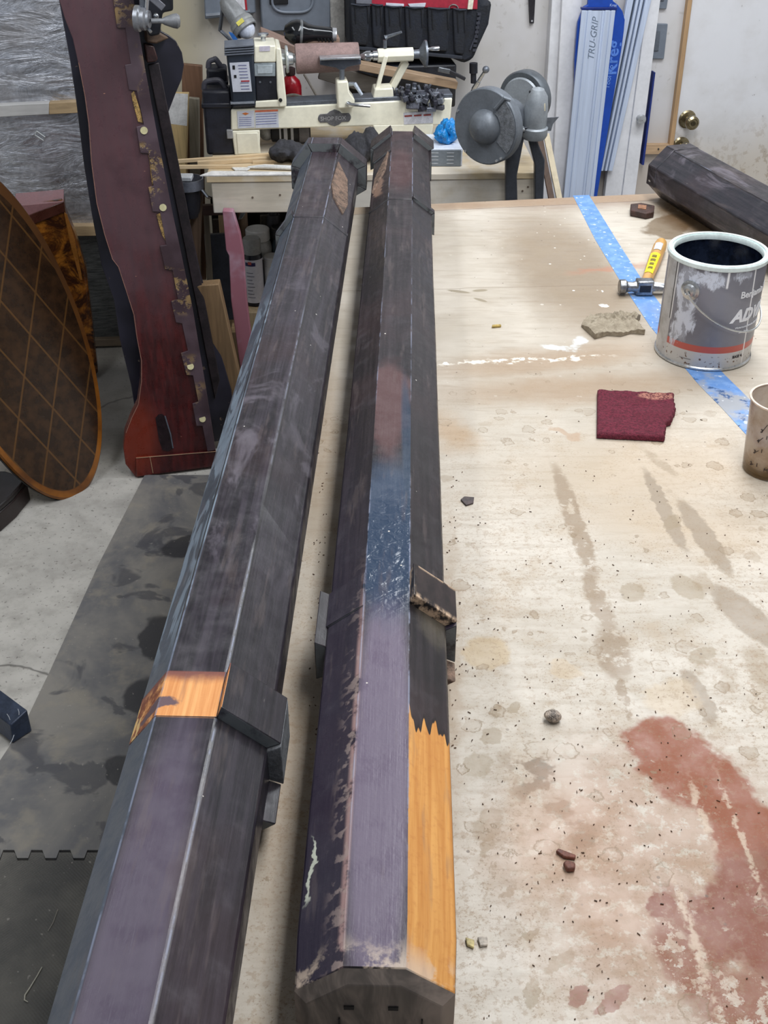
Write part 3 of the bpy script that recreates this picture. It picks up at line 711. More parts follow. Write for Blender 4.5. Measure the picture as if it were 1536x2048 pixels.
for p, r_ in zip(path, prof):
    for k in range(sec_n):
        a = 2 * math.pi * k / sec_n; vs.append(p + sdn * math.cos(a) * r_ * .92 + V((0, 0, math.sin(a) * r_ * .98)))
hw.add(vs, [tuple(range(sec_n))[::-1], tuple(10 * sec_n + k for k in range(sec_n))] + [(j * sec_n + k, j * sec_n + (k + 1) % sec_n, (j + 1) * sec_n + (k + 1) % sec_n, (j + 1) * sec_n + k) for j in range(10) for k in range(sec_n)])
hw.build('handle', wood((206, 158, 92), .4, 1, .2), ham)
def on_handle(t0, t1, wa, off):
    vs = []; n = 8
    for t in (t0, t1):
        r_ = prof[min(10, int(round(t * 10)))]
        for k in range(n + 1):
            a = math.pi / 2 + wa * (k / n * 2 - 1); vs.append(B0 + hd * t + sdn * math.cos(a) * (r_ * .92 + off) + V((0, 0, math.sin(a) * (r_ * .98 + off))))
    return MB().add(vs, [(k, k + 1, n + 2 + k, n + 1 + k) for k in range(n)])
on_handle(.20, .62, .75, .0008).build('sticker', mat((240, 224, 40), .45, var=.04, bump=0), ham, label='yellow price sticker')
on_handle(.70, .86, .55, .0008).build('sticker', mat((206, 204, 204), .45, var=.1, bump=0), ham, label='small round pale sticker')
for k, t in enumerate((.27, .35, .43, .51)):
    on_handle(t, t + .045, .38 - .05 * (k % 2), .0013).build('print_mark', mat((120, 104, 30), .5, bump=0), ham)

# --- maroon scouring pad
g = G('scouring_pad', .95); P = g.obj(); n1 = g.noise(P, 240, 3, .8); n2 = g.noise(P, 30, 3)
x, y, z = g.sep(P)
col = g.mix(g.st(n1, .35, .65), sr(76, 18, 34), sr(116, 36, 56)); col = g.mix(g.st(n2, .5, .7) * .4, col, sr(90, 28, 40))
col = g.mix(g.blob(g.va(P, g.va(g.noise(P, 60, 3, col=True), .012, 'SCALE')), .053, .052, .028, .013, 0, .3) * g.st(n1, .42, .55) * .8, col, sr(196, 140, 120))
g.bump(n1 + n2, .9, .004); pad_m = g.out(col)
pc = tw(1265, 830); m = MB(); nx_, ny_ = 56, 40
oc = [tw(*p, TZ + .008) for p in [(1195, 780), (1347, 787), (1336, 876), (1194, 869)]]
def padpt(u, v, top):
    p = oc[3].lerp(oc[2], u).lerp(oc[0].lerp(oc[1], u), v)
    if u > .85: p = p + V(((.006 * math.exp(-((v - .62) / .2) ** 2) - .006 * (v < .34) + .0015 * math.sin(v * 60)) * (u - .85) / .15, 0, 0))
    zz = TZ + .0015 if not top else TZ + .0105 + .0018 * mnoise.noise(V((u * 9, v * 7, 1))) + .003 * math.exp(-((u - .8) ** 2 + (v - .45) ** 2) / .03)
    if top and (u in (0, 1) or v in (0, 1)): zz -= .003
    ed = .0014 * mnoise.noise(V((u * 40, v * 40, 3)))
    return V((p.x + ed, p.y + ed, zz))
vs = [padpt(i / nx_, j / ny_, t) for t in (0, 1) for j in range(ny_ + 1) for i in range(nx_ + 1)]
off = (nx_ + 1) * (ny_ + 1); q = lambda i, j, t: t * off + j * (nx_ + 1) + i; fs = []
for j in range(ny_):
    for i in range(nx_): fs.append((q(i, j, 1), q(i + 1, j, 1), q(i + 1, j + 1, 1), q(i, j + 1, 1)))
fs.append(tuple([q(i, 0, 0) for i in range(nx_)] + [q(nx_, j, 0) for j in range(ny_)] + [q(i, ny_, 0) for i in range(nx_, 0, -1)] + [q(0, j, 0) for j in range(ny_, 0, -1)])[::-1])
for i in range(nx_): fs += [(q(i, 0, 0), q(i + 1, 0, 0), q(i + 1, 0, 1), q(i, 0, 1)), (q(i, ny_, 0), q(i, ny_, 1), q(i + 1, ny_, 1), q(i + 1, ny_, 0))]
for j in range(ny_): fs += [(q(0, j, 0), q(0, j, 1), q(0, j + 1, 1), q(0, j + 1, 0)), (q(nx_, j, 0), q(nx_, j + 1, 0), q(nx_, j + 1, 1), q(nx_, j, 1))]
m.add(vs, fs)
tag(m.build('scouring_pad', pad_m, base=pc, smooth=60), 'flat dark maroon abrasive scouring pad lying alone on the table', 'scouring pad')

# --- crumpled, stiff folded rag
g = G('stiff_rag', .85); P = g.obj(); n1 = g.noise(P, 90, 4, .7)
g.bump(n1, .4, .003); rag_m = g.out(g.mix(g.st(n1, .3, .7), sr(128, 116, 98), sr(160, 149, 130)))
out2 = [(1163, 648), (1180, 632), (1210, 633), (1240, 628), (1272, 630), (1281, 634), (1268, 643), (1290, 664), (1262, 662), (1242, 668), (1215, 666), (1190, 673)]
outl = [tw(x, y, TZ + .006) for x, y in out2]; ce = sum(outl, V()) / len(outl)
m = MB(); rings = 10; NN = 96; vs = []
def outp(t):
    f = t * len(outl); i = int(f) % len(outl); return outl[i].lerp(outl[(i + 1) % len(outl)], f - int(f))
for s_ in (0, 1):
    for r_ in range(rings + 1):
        for k in range(NN):
            e = outp(k / NN); p = ce.lerp(e, r_ / rings)
            zz = .016 + .004 * math.sin((p.x * 1.0 + p.y * .25) * 520) * (1 if p.y > ce.y - .006 else .3) * min(1, r_ / 3) + .010 * mnoise.noise(V((p.x * 35, p.y * 35, 0)))
            if s_ == 0: zz = max(.004, zz) * (1 - .35 * (r_ / rings) ** 3)
            else: zz = .0005
            vs.append(V((p.x, p.y, TZ + zz)))
for s_ in (0, 1):
    o_ = s_ * (rings + 1) * NN
    for r_ in range(rings):
        for k in range(NN):
            l = (k + 1) % NN; f = (o_ + r_ * NN + k, o_ + (r_ + 1) * NN + k, o_ + (r_ + 1) * NN + l, o_ + r_ * NN + l); fs_ = f if s_ == 0 else f[::-1]
            m.f.append(fs_)
o_ = (rings + 1) * NN
for k in range(NN):
    l = (k + 1) % NN; m.f.append((rings * NN + k, o_ + rings * NN + k, o_ + rings * NN + l, rings * NN + l))
m.v = vs
tag(m.build('crumpled_rag', rag_m, base=ce, smooth=50), 'small stiff crumpled tan rag with pleats, on the table beside the paint can', 'rag')

# --- translucent measuring cup at the right edge
cu = tw(1538, 938); cu.z = TZ + .001
cup = thing('mixing_cup', cu, 'translucent brown-stained plastic cup with black measure marks, below the paint can', 'cup')
g = G('stained_clear_plastic', .25); P = g.obj(); n = g.noise(P, 25, 4, .6); x, y, z = g.sep(P)
g.b.inputs['Alpha'].default_value = .62; g.b.inputs['Transmission Weight'].default_value = .15
g.bump(n, .2, .002); cup_m = g.out(g.mix(g.st(z + n * .03, .02, .05), sr(120, 92, 52), g.mix(g.st(n, .35, .65), sr(178, 152, 128), sr(206, 190, 174))))
CB, CT, CZ = .0395, .0465, .118
MB().lathe(cu, (0, 0, 1), [(.001, .004), (CB - .006, .004), (CB - .001, .0), (CB, .004), (CT, CZ), (CT - .0012, CZ), (CB - .0012, .006), (.001, .006)], 48, cap=False).build('body', cup_m, cup)
MB().lathe(cu, (0, 0, 1), [(CT, CZ - .003), (CT + .002, CZ - .001), (CT + .002, CZ + .001), (CT - .0012, CZ + .001), (CT - .0012, CZ - .002)], 48, cap=False).build('rim', mat((226, 206, 190), .3, bump=0), cup)
g = G('amber_residue', .2); g.out(sr(112, 82, 34)); am = g.mat
MB().lathe(cu, (0, 0, 1), [(.001, .0065), (CB - .0015, .0065), (CB - .001, .014), (.001, .014)], 40, cap=False).build('residue', am, cup, label='amber varnish residue')
def oncup(a0, z0):
    return lambda X, Y, Z: cu + V((math.cos(a0 + X / .042) * (CB + (CT - CB) * (z0 + Y) / CZ + .0006 + Z), math.sin(a0 + X / .042) * (CB + (CT - CB) * (z0 + Y) / CZ + .0006 + Z), z0 + Y))
ink = mat((46, 36, 40), .5, bump=0)
for k, (ad, zz, tx) in enumerate([(-142, .078, '3'), (-126, .092, '2'), (-146, .060, '4'), (-130, .070, '1'), (-150, .040, '3'), (-135, .046, '1'), (-155, .018, '2'), (-140, .020, '1'), (-122, .016, 'ML')]):
    text_mb(tx, .0085, oncup(R(ad), zz)).build('measure_mark', ink, cup, smooth=0)
for ad, z0, z1, dl in [(-139, .078, .094, 9), (-143, .061, .071, 9), (-147, .041, .047, 8), (-152, .019, .021, 7)]:
    pp = [oncup(R(ad + dl * t), z0 + (z1 - z0) * t)(0, 0, 0) for t in (0, .33, .66, 1)]
    MB().tube(pp, .0005, 5).build('measure_mark', ink, cup)

# --- bits and chips
def chip(name, px, py, outline, h, m_, label, cat, rot=0.0, tilt=0.0):
    c = tw(px, py); mm = MB(); cr, sr_ = math.cos(rot), math.sin(rot)
    pts = [V((c.x + (a * cr - b * sr_), c.y + (a * sr_ + b * cr), TZ + .0006 + tilt * a)) for a, b in outline]
    mn = min(p.z for p in pts)
    pts = [p - V((0, 0, mn - TZ - .0006)) for p in pts]
    mm.prism(pts, (0, 0, h)); return tag(mm.build(name, m_, base=c, bevel=min(.002, h * .25)), label, cat)
dkw = mat((70, 48, 42), .6, var=.3, scale=60, bump=.5)
wbk = thing('wood_offcut', tw(1281, 426), 'small dark square wood offcut with a pale centre, on the far end of the table', 'wood offcut')
cz_ = tw(1281, 427); MB().prism([cz_ + V((a, b, .0008)) for a, b in [(-.028, -.02), (.004, -.042), (.024, -.03), (.034, .014), (.006, .034), (-.020, .026)]], (0, 0, .014)).build('block', dkw, wbk, bevel=.002)
MB().prism([cz_ + V((a, b, .0148)) for a, b in [(-.010, -.010), (.008, -.016), (.014, .010), (-.004, .016)]], (0, 0, .0015)).build('worn_centre', mat((158, 112, 84), .7, var=.3), wbk)
chip('wood_chip', 935, 1003, [(-.010, .002), (-.003, -.013), (.008, -.007), (.010, .008), (-.004, .010)], .002, mat((78, 66, 66), .6, var=.3, scale=60), 'dark flat five-sided paint chip right of the middle post', 'chip')
chip('wood_chip', 1130, 1712, [(-.009, .003), (-.006, .006), (.010, -.002), (.009, -.006), (-.002, -.004)], .004, mat((122, 74, 60), .7, var=.3, scale=60), 'long reddish wood chip lying just above a rounder one', 'chip')
chip('wood_chip', 1138, 1738, [(-.006, .003), (-.002, .006), (.006, .003), (.005, -.004), (-.003, -.005)], .006, mat((116, 72, 58), .7, var=.3, scale=60), 'rounder reddish wood crumb just below the long chip', 'chip')
chip('wood_chip', 993, 655, [(-.009, -.004), (.009, .0), (.008, .006), (-.008, .003)], .004, mat((206, 176, 96), .7, var=.3), 'tiny yellow wood crumb alone on the far half of the table', 'chip')
chip('wood_chip', 940, 1888, [(-.004, .005), (.004, .002), (.003, -.006), (-.003, -.003)], .003, mat((214, 196, 140), .7, var=.3), 'pale yellow sliver beside the near end of the middle post', 'chip')
chip('wood_chip', 966, 1886, [(-.005, .004), (.004, .005), (.004, -.004), (-.003, -.005)], .003, mat((206, 194, 180), .7, var=.3), 'pale pink papery flake right of the yellow sliver', 'chip')
pb_ = tw(1104, 1441); m = MB(); t = MB().ball((0, 0, 0), .0085, (1.15, .95, .75), 16, 10)
m.add([pb_ + V((p.x * (1 + .25 * mnoise.noise(p * 90)), p.y * (1 + .2 * mnoise.noise(p * 110)), p.z + .0068)) for p in t.v], t.f)
tag(m.build('pebble', mat((172, 156, 142), .3, var=.5, scale=120, bump=.5), base=pb_, smooth=60), 'shiny grey brown pebble-like lump of dried filler on the table', 'pebble')
m = MB(); random.seed(3)
for k in range(330):        # sawdust crumbs and slivers
    if random.random() < .35: px_, py_ = random.uniform(930, 1530), random.uniform(700, 2040)
    elif random.random() < .5: px_, py_ = random.uniform(930, 1530), random.uniform(930, 1500)
    else: px_, py_ = random.gauss(1180, 130), random.gauss(1650, 150)
    if not (925 < px_ < 1536 and 430 < py_ < 2045): continue
    p = tw(px_, py_); a = random.uniform(0, 3.14); l = random.uniform(.0006, .0022) * random.choice((1, 1, 1.8)); wd_ = random.uniform(.0004, .0009)
    if (p - cc).length < .09: continue
    m.box(p + V((0, 0, .0007)), (l, wd_, .0009), Matrix.Rotation(a, 3, 'Z'))
for k in range(110):        # between and beside the posts
    p = tw(random.choice([random.gauss(640, 12), random.gauss(905, 12)]), random.uniform(900, 1500)); p.z = TZ
    m.box(p + V((0, 0, .0007)), (random.uniform(.001, .003), .0008, .0009), Matrix.Rotation(random.uniform(0, 3), 3, 'Z'))
tag(m.build('sawdust_crumbs', mat((96, 72, 54), .8, var=.3, bump=0), base=TB, smooth=0), 'dark sawdust crumbs and slivers scattered over the table', 'sawdust', kind='stuff')
sp_ = [fl(*p, .0115) for p in [(84, 1934), (74, 1952), (60, 1975), (50, 1990), (49, 2000), (56, 2004)]]
tag(MB().tube(sp_, [.0008, .001, .0012, .0013, .0012, .0008], 6).build('wood_shaving', mat((176, 172, 158), .6), base=sp_[2]), 'thin bent pale splinter on the ribbed floor mat', 'splinter')
sp_ = [fl(*p, .0115) for p in [(116, 1818), (106, 1845), (96, 1862)]]
tag(MB().tube(sp_, .0006, 5).build('wood_shaving', mat((140, 134, 124), .6), base=sp_[1]), 'short straight faint splinter on the ribbed floor mat above the bent one', 'splinter')

# ================================================================ BACK WALL FITTINGS
def ext(p, q, yt):      # continue the line p->q (pixels) to row yt
    t = (yt - p[1]) / (q[1] - p[1]); return (p[0] + (q[0] - p[0]) * t, yt)
def struct(o): return tag(o, kind='structure')
# silver bubble-foil insulation, in three fields between pine battens
g = G('foil', .30, .85); P = g.obj(); x, y, z = g.sep(P)
n1 = g.noise(P, 7, 5, .65); n2 = g.noise(P, 60, 4, .7); n3 = g.noise(g.map(P, sc=(1, 1, 9)), 9, 3)
col = g.mix(g.st(n2, .35, .7), sr(196, 198, 206), sr(228, 230, 238)); col = g.mix(g.st(n3, .5, .7) * .5, col, sr(120, 118, 120))
col = g.mix(g.st(n1, .5, .7) * .4, col, sr(132, 124, 118))
g.bump(g.noise(g.map(P, sc=(.5, .5, 1.6)), 9, 6, .62, 1.2) * 1.5 + n2 * .06, .55, .012); foil = g.out(col, g.st(n1, .3, .7, .22, .5))
rib = mat((96, 98, 98), .45, .6, .3, 20, .4, stretch=(1, 1, 12)); pine = wood((186, 160, 124), .6, 0, .2); pinew = wood((206, 204, 202), .6, 0, .1)
struct(W.rect(-320, -30, 322, 214, .002, .014).build('insulation_foil', foil, base=WO))
struct(W.rect(-320, 226, 322, 458, .002, .010).build('insulation_foil', foil, base=WO))
struct(W.rect(-320, 468, 322, 690, .002, .008).build('insulation_foil', rib, base=WO))
struct(W.poly([(-320, 226), (98, 206), (98, 229), (-320, 252)], .0, .045).build('trim_1', pinew, base=WO, bevel=.002))
struct(W.poly([(98, 206), (330, 196), (330, 218), (98, 229)], .0, .045).build('trim_2', pine, base=WO, bevel=.002))
struct(W.poly([(-320, 458), (330, 450), (330, 470), (-320, 480)], .0, .040).build('trim_3', pine, base=WO, bevel=.002))
struct(W.poly([(-320, 690), (330, 676), (330, 690), (-320, 706)], .0, .03).build('baseboard_back', wood((120, 106, 90), .7), base=WO, bevel=.002))
def wpt(x, y, d=.016): return W.px(x, y, d)
m = MB(); m.tube([wpt(*p) for p in [(73, 262), (90, 274), (87, 281), (70, 270), (73, 262)]], .0022, 6)
tag(m.build('tape_mark', mat((210, 214, 214), .4), base=wpt(80, 272)), 'small white rectangular clip stuck on the silver foil', 'clip')

# electrical panels
gp = mat((118, 126, 138), .5, .1, .06, 12, .05); gpd = mat((92, 98, 108), .5, bump=0); blk = mat((26, 28, 32), .5); red = mat((176, 40, 52), .5)
ep = thing('breaker_panel', W.px(585, 58, .0), 'large grey breaker panel with an oval recess, high on the back wall', 'electrical panel')
W.rect(520, -90, 660, 62, .0, .075).build('door', gp, ep, bevel=.004)
ov = [W.px(585 + 41 * math.copysign(abs(math.cos(t)) ** .6, math.cos(t)), -8 + 33 * math.copysign(abs(math.sin(t)) ** .6, math.sin(t)), .079) for t in [k * math.pi / 16 for k in range(32)]]
MB().tube(ov, .0045, 8, closed=True).build('recess_rim', gp, ep)
W.rect(539, -20, 576, 9, .07, .082).build('breaker_switch', blk, ep, bevel=.002)
W.rect(556, 16, 559, 20, .074, .079).build('screw', gpd, ep)
el = thing('junction_box', W.px(440, 38, .0), 'smaller grey metal box left of the breaker panel', 'electrical panel')
W.poly([(404, -90), (505, -90), (512, 26), (410, 39)], .0, .06).build('cover', gp, el, bevel=.004)
W.poly([(411, 28), (500, 20), (500, 24), (412, 33)], .058, .064).build('lip', mat((150, 156, 166), .4, bump=0), el)
W.poly([(441, -20), (487, -20), (492, 20), (446, 8)], .058, .0625).build('label', mat((220, 220, 226), .5, var=.1, scale=60), el, label='white printed label')
W.poly([(487, -20), (491, -20), (495, 21), (491, 20)], .058, .0635).build('label', red, el, label='red label edge')
# blue card under lamp, metal bracket
tag(W.poly([(1056, -40), (1073, -40), (1068, 47), (1060, 47)], .0, .012).build('metal_strap', mat((70, 68, 74), .4, .7), base=W.px(1064, 40), bevel=.001), 'dark hanging metal strap with a hole, on the wall right of the tool bag', 'strap')
tag(MB().cyl(W.px(1064, 42, .012), W.px(1064, 42, .016), .003).build('screw', mat((190, 190, 190), .3, .8), base=W.px(1064, 42, .012)), 'small screw head at the tip of the hanging metal strap', 'screw')

# switch plates
for (a, b, c_, d_, lb) in [(1309, 47, 1336, 118, 'grey metal switch plate with a toggle, on the wall left of the door'), (1320, -30, 1341, 18, 'upper grey wall plate cut by the top of the photo')]:
    sp0 = thing('switch_plate', W.px((a + c_) / 2, d_, 0), lb, 'switch plate')
    sh_ = -6 * (d_ - b) / 70
    W.poly([(a - sh_ * 0, b), (c_, b + 1), (c_ - 8, d_), (a - 9, d_)], .0, .010).build('plate', gp, sp0, bevel=.002)
    W.poly([(a + 3, b + 15), (a + 12, b + 15), (a + 8, d_ - 16), (a - 1, d_ - 16)], .0, .0135).build('toggle', gpd, sp0, bevel=.001)
# wooden door edge strip, horizontal strip, door
dtrim = wood((184, 150, 112), .6, 2, .2)
l0, l1 = ext((1376, 0), (1327, 385), -60), ext((1376, 0), (1327, 385), 590); r0, r1 = ext((1385, 0), (1335, 385), -60), ext((1385, 0), (1335, 385), 590)
struct(W.poly([l0, r0, r1, l1], .0, .022).build('trim_4', dtrim, base=WO, bevel=.001))
struct(W.poly([(1288, 289), (1343, 289), (1340, 308), (1284, 309)], .0, .020).build('trim_5', wood((196, 164, 130), .6, 0), base=WO, bevel=.001))
tag(MB().cyl(W.px(1317, 298, .02), W.px(1317, 298, .022), .003).build('screw', blk, base=W.px(1317, 298, .02)), 'dark screw in the short wooden rail beside the door', 'screw')
g = G('painted_door', .5); P = g.obj(); x, y, z = g.sep(P); n1 = g.noise(P, 5, 5, .6); n2 = g.noise(P, 40, 4, .65)
col = g.mix(g.st(n1, .35, .7), sr(222, 222, 226), sr(206, 204, 204)); low = g.st(z + n1 * .3, .92, .68)
col = g.mix(low * .55, col, sr(186, 168, 138)); col = g.mix(low * g.st(n2, .5, .6) * .5, col, sr(150, 130, 104)); col = g.mix(g.st(n2, .70, .73) * .6, col, sr(110, 102, 100))
g.bump(n2, .1, .003); door_m = g.out(col)
drr = W.poly([r0, (1960, -60), (1850, 560), r1], .0, .012).build('door_1', door_m, base=WO); struct(drr)
brass = mat((148, 136, 108), .25, .9, .2, 20, .05)
for (kx, ky, s_, nm) in [(1374, 238, 1.0, 'deadbolt_knob'), (1361, 291, 1.0, 'door_knob')]:
    b_ = W.px(kx, ky, .012); ax = W.n
    ob = MB().lathe(b_, ax, [(.001, .0), (.030 * s_, 0), (.031 * s_, .004), (.026 * s_, .009), (.012 * s_, .011), (.011 * s_, .030), (.020 * s_, .034), (.024 * s_, .044), (.023 * s_, .056), (.016 * s_, .062), (.0145 * s_, .060), (.001, .060)], 36, cap=False).build(nm, brass, None, base=WO)
    ob.parent = drr; ob.location = (0, 0, 0)
    ob2 = MB().lathe(b_ + ax * .060, ax, [(.001, .0), (.0075, 0), (.008, .003), (.001, .003)], 20, cap=False).build('keyhole', mat((90, 82, 64), .3, .8), None, base=WO); ob2.parent = ob; ob2.location = (0, 0, 0)

# leaning white boards, blue guide rail, aluminium rails, white panel with knob
whp = mat((224, 224, 228), .45, var=.05, scale=10, bump=.05); alu = mat((198, 210, 232), .4, .15, .06, 60, .1, stretch=(1, 1, .03)); blue = mat((24, 72, 170), .4, var=.08, scale=10, bump=0)
b1 = [(1107, -60), ext((1127, 0), (1106, 290), -60), ext((1127, 0), (1106, 290), 580), ext((1107, 0), (1092, 180), 580)]
struct(W.poly([(1108, -60), (1126, -60), (1090, 585), (1068, 585)], .0, .040).build('trim_6', whp, base=WO, bevel=.003))
struct(W.poly([(1128, -60), (1168, -60), (1128, 585), (1092, 585)], .0, .060).build('trim_7', whp, base=WO, bevel=.003))
wp = thing('white_panel_board', W.at(2.1, 0, .04), 'narrow white panel board with a round knob, leaning on the wall beside the door', 'panel board')
pr_ = [ext((1321, 0), (1282, 300), -60), ext((1321, 0), (1282, 300), 560), ext((1245, 100), (1210, 385), 560), ext((1245, 100), (1210, 385), -60)]
W.poly(pr_, .022, .046).build('board', whp, wp, bevel=.002)
W.poly([ext((1281, 100), (1244, 380), -60), ext((1283, 100), (1246, 380), -60), ext((1283, 100), (1246, 380), 560), ext((1281, 100), (1244, 380), 560)], .045, .0475).build('bead', mat((170, 172, 182), .5, bump=0), wp)
W.poly([(1308, 145), (1311, 145), (1288, 330), (1284, 330)], .02, .047).build('blue_edge', mat((28, 48, 120), .5, bump=0), wp, label='dark blue edge')
MB().lathe(W.px(1279, 236, .046), W.n, [(.001, 0), (.012, 0), (.010, .010), (.015, .014), (.017, .020), (.014, .027), (.001, .029)], 28, cap=False).build('knob', mat((190, 192, 194), .25, .5), wp, label='round silver knob')
rl = thing('aluminium_rail', W.at(2.0, 0, .09), 'pale grooved aluminium rail leaning between the blue guide and the white panel', 'rail')
def strip(x0a, x0b, x1a, x1b, ya, yb, d0, d1):      # quad between two slanting lines
    return W.poly([(x0a, ya), (x0b, ya), (x1b, yb), (x1a, yb)], d0, d1)
strip(1262, 1312, 1185, 1225, -40, 342, .052, .060).build('base_plate', alu, rl, bevel=.001)
for k, (a, b, c_, d_) in enumerate([(1263, 1275, 1186, 1197), (1281, 1286, 1202, 1206), (1290, 1295, 1210, 1214), (1300, 1311, 1217, 1225)]):
    strip(a, b, c_, d_, -40, 342, .058, .074).build('ridge', alu, rl, bevel=.001)
for k, (a, b, c_, d_) in enumerate([(1276, 1279, 1198, 1200), (1287, 1289, 1207, 1208.5), (1296, 1298, 1215, 1216)]):
    strip(a, b, c_, d_, -40, 342, .058, .062).build('groove', mat((84, 94, 104), .5, .5, bump=0), rl)
bgd = thing('blue_guide', W.at(1.9, 0, .11), 'bright blue saw guide board with rounded top, behind the wide aluminium plate', 'saw guide')
bo = [(1168, 14), (1176, 10), (1179, -40), (1224, -40), (1226, 2), (1236, 10), (1245, 22), (1250, 40), (1248, 62), (1243, 100)] + [ext((1243, 100), (1195, 390), 560), (1150, 560), (1150, 120), (1153, 80), (1156, 45)]
W.poly(bo, .078, .092).build('board', blue, bgd, bevel=.002)
W.poly([(1163, 15), (1235, 15), (1234, 20), (1163, 20)], .09, .104).build('stop_bar', mat((22, 44, 120), .4, bump=0), bgd, bevel=.001)
def on_plane_text(s_, size, x0, y0, x1, y1, d, mt_, par, nm='lettering', **k):   # baseline runs from pixel 0 towards pixel 1
    a, b = W.px(x0, y0, d), W.px(x1, y1, d); e = (b - a).normalized(); f = W.n.cross(e).normalized()
    return text_mb(s_, size, lambda X, Y, Z: a + e * X + f * Y + W.n * Z, **k).build(nm, mt_, par, smooth=0)
on_plane_text('Kreg', .055, 1232, 150, 1238, 90, .0925, mat((86, 130, 214), .4, bump=0), bgd, bold=.001)
on_plane_text('Tool Co', .022, 1218, 178, 1224, 145, .0925, mat((120, 160, 230), .4, bump=0), bgd)
on_plane_text('Kreg', .012, 1219, 13, 1240, 13, .0925, mat((180, 200, 240), .4, bump=0), bgd)
apl = thing('aluminium_plate', W.at(1.85, 0, .12), 'wide brushed aluminium guide plate leaning in front of the blue guide board', 'rail')
q0 = lambda f, y: ext((1164 + 67 * f, 21), (1128 + 60 * f, 390), y)
def apstrip(f0, f1, d0, d1, ya=21, yb=560): return W.poly([q0(f0, ya), q0(f1, ya), q0(f1, yb), q0(f0, yb)], d0, d1)
apstrip(0, 1, .094, .102).build('plate', alu, apl, bevel=.001)
for f0, f1 in ((0, .14), (.19, .30), (.62, .64), (.70, .84), (.88, 1.0)): apstrip(f0, f1, .101, .1055).build('ridge', alu, apl, bevel=.001)
on_plane_text('TRU-GRIP', .030, 1187, 121, 1196, 45, .1022, mat((126, 140, 160), .4, .3, bump=0), apl, shear=.3)

# ================================================================ LATHE BENCH
BZ = .81
bl, brr = az(412, 353, BZ), az(1078, 345, BZ)
BA = math.atan2(brr.y - bl.y, brr.x - bl.x); B = Plane((bl.x, bl.y, 0), BA); BL = (brr - bl).length
bn = thing('lathe_bench', B.at(BL / 2, 0, -.3), 'long narrow unpainted pine workbench carrying the lathe, behind the table', 'workbench')
pinep = wood((206, 186, 152), .55, 0, .18, .6, (216, 212, 206)); pineg = wood((210, 200, 184), .6, 0, .12, .5, (222, 220, 216))
B.box(.0, BL + .0, BZ - .018, BZ, -.55, .0).build('bench_top', pinep, bn, bevel=.002)
B.box(.012, BL - .004, BZ - .107, BZ - .018, -.038, -.004).build('front_rail', pineg, bn, bevel=.003)
for u in (.30, BL - .14):
    for d in (-.12, -.54): B.box(u, u + .038, 0, BZ - .018, d, d + .085).build('leg', wood((150, 126, 96), .7, 2), bn, bevel=.002)
B.box(-.02, .018, 0.0, BZ - .107, -.50, -.415).build('leg', wood((150, 126, 96), .7, 2), bn, bevel=.002)
B.box(.02, BL - .02, .262, .28, -.53, -.16).build('lower_shelf', wood((200, 170, 130), .6, 0), bn, bevel=.002)
for kx, ky in [(1052, 352), (1056, 374), (1045, 382), (560, 390), (505, 395)]:
    p = B.px(kx, ky, -.003); MB().cyl(p - B.n * .003, p + B.n * .0006, .003, n=10).build('screw', mat((110, 96, 84), .6), bn)

# --- wood lathe
def clampz(m, z):
    for p in m.v: p.z = max(p.z, z)
lo = az(472, 311, BZ); L = Plane((lo.x, lo.y, BZ), R(7)); 
cream = mat((244, 240, 220), .35, var=.05, scale=14, bump=.04); navy = mat((38, 46, 58), .45, var=.1, scale=20, bump=.1); cblk = mat((24, 26, 36), .5, var=.2)
chrome = mat((196, 200, 206), .2, .9, .15, 20, .02); iron = mat((124, 130, 140), .4, .6, .15, 40, .15); pale = mat((206, 210, 222), .5, var=.05, scale=60)
lt = thing('wood_lathe', L.at(.3, 0, -.08), 'cream coloured wood lathe with a round brown workpiece mounted, on the lathe bench', 'lathe')
m = MB(); m.prism([L.px(x, y, 0) for x, y in [(462, 219), (905, 196), (900, 250), (746, 252), (462, 261)]], L.n * -.075); m.build('bed', cream, lt, bevel=.004)
m = MB(); m.prism([L.px(x, y, .001) for x, y in [(463, 262), (520, 260), (520, 290), (522, 311), (470, 313)]], L.n * -.14); clampz(m, BZ + .001); m.build('foot', cream, lt, bevel=.004)
m = MB(); m.prism([L.px(x, y, .001) for x, y in [(745, 250), (868, 248), (858, 303), (765, 306)]], L.n * -.14); clampz(m, BZ + .001); m.build('foot', cream, lt, bevel=.004)
L.rect(474, 266, 517, 308, .0, .004).build('foot_panel', cream, lt, bevel=.003)
L.poly([(568, 205), (905, 188), (905, 196), (568, 213)], -.07, -.004).build('bed_way', iron, lt, bevel=.001)
L.poly([(451, 96), (508, 92), (513, 214), (464, 217)], -.08, .012).build('belt_cover', navy, lt, bevel=.007)
for k in range(4): L.poly([(449, 94 + 5 * k), (508, 90 + 5 * k), (508, 92.5 + 5 * k), (449, 96.5 + 5 * k)], -.07, .016).build('vent_fin', mat((112, 118, 130), .4, bump=0), lt)
L.poly([(461, 205), (509, 203), (509, 207), (461, 209)], -.08, .016).build('trim_line', mat((140, 146, 156), .4, bump=0), lt)
L.poly([(459, 126), (498, 124), (504, 183), (466, 184)], .010, .014).build('instruction_label', pale, lt, label='white instruction label')
for a, b, c_, d_ in [(465, 131, 470, 139), (468, 150, 473, 156)]: L.rect(a, b, c_, d_, .013, .0148).build('pictogram', blk, lt)
L.rect(482, 161, 499, 163.5, .013, .0148).build('warning_bar', red, lt)
for k in range(8): L.rect(476 + k * .9, 130 + k * 6.2 + (4 if k > 4 else 0), 493 + k * .9, 131.6 + k * 6.2 + (4 if k > 4 else 0), .013, .0146).build('print_line', mat((120, 124, 160), .5, bump=0), lt)
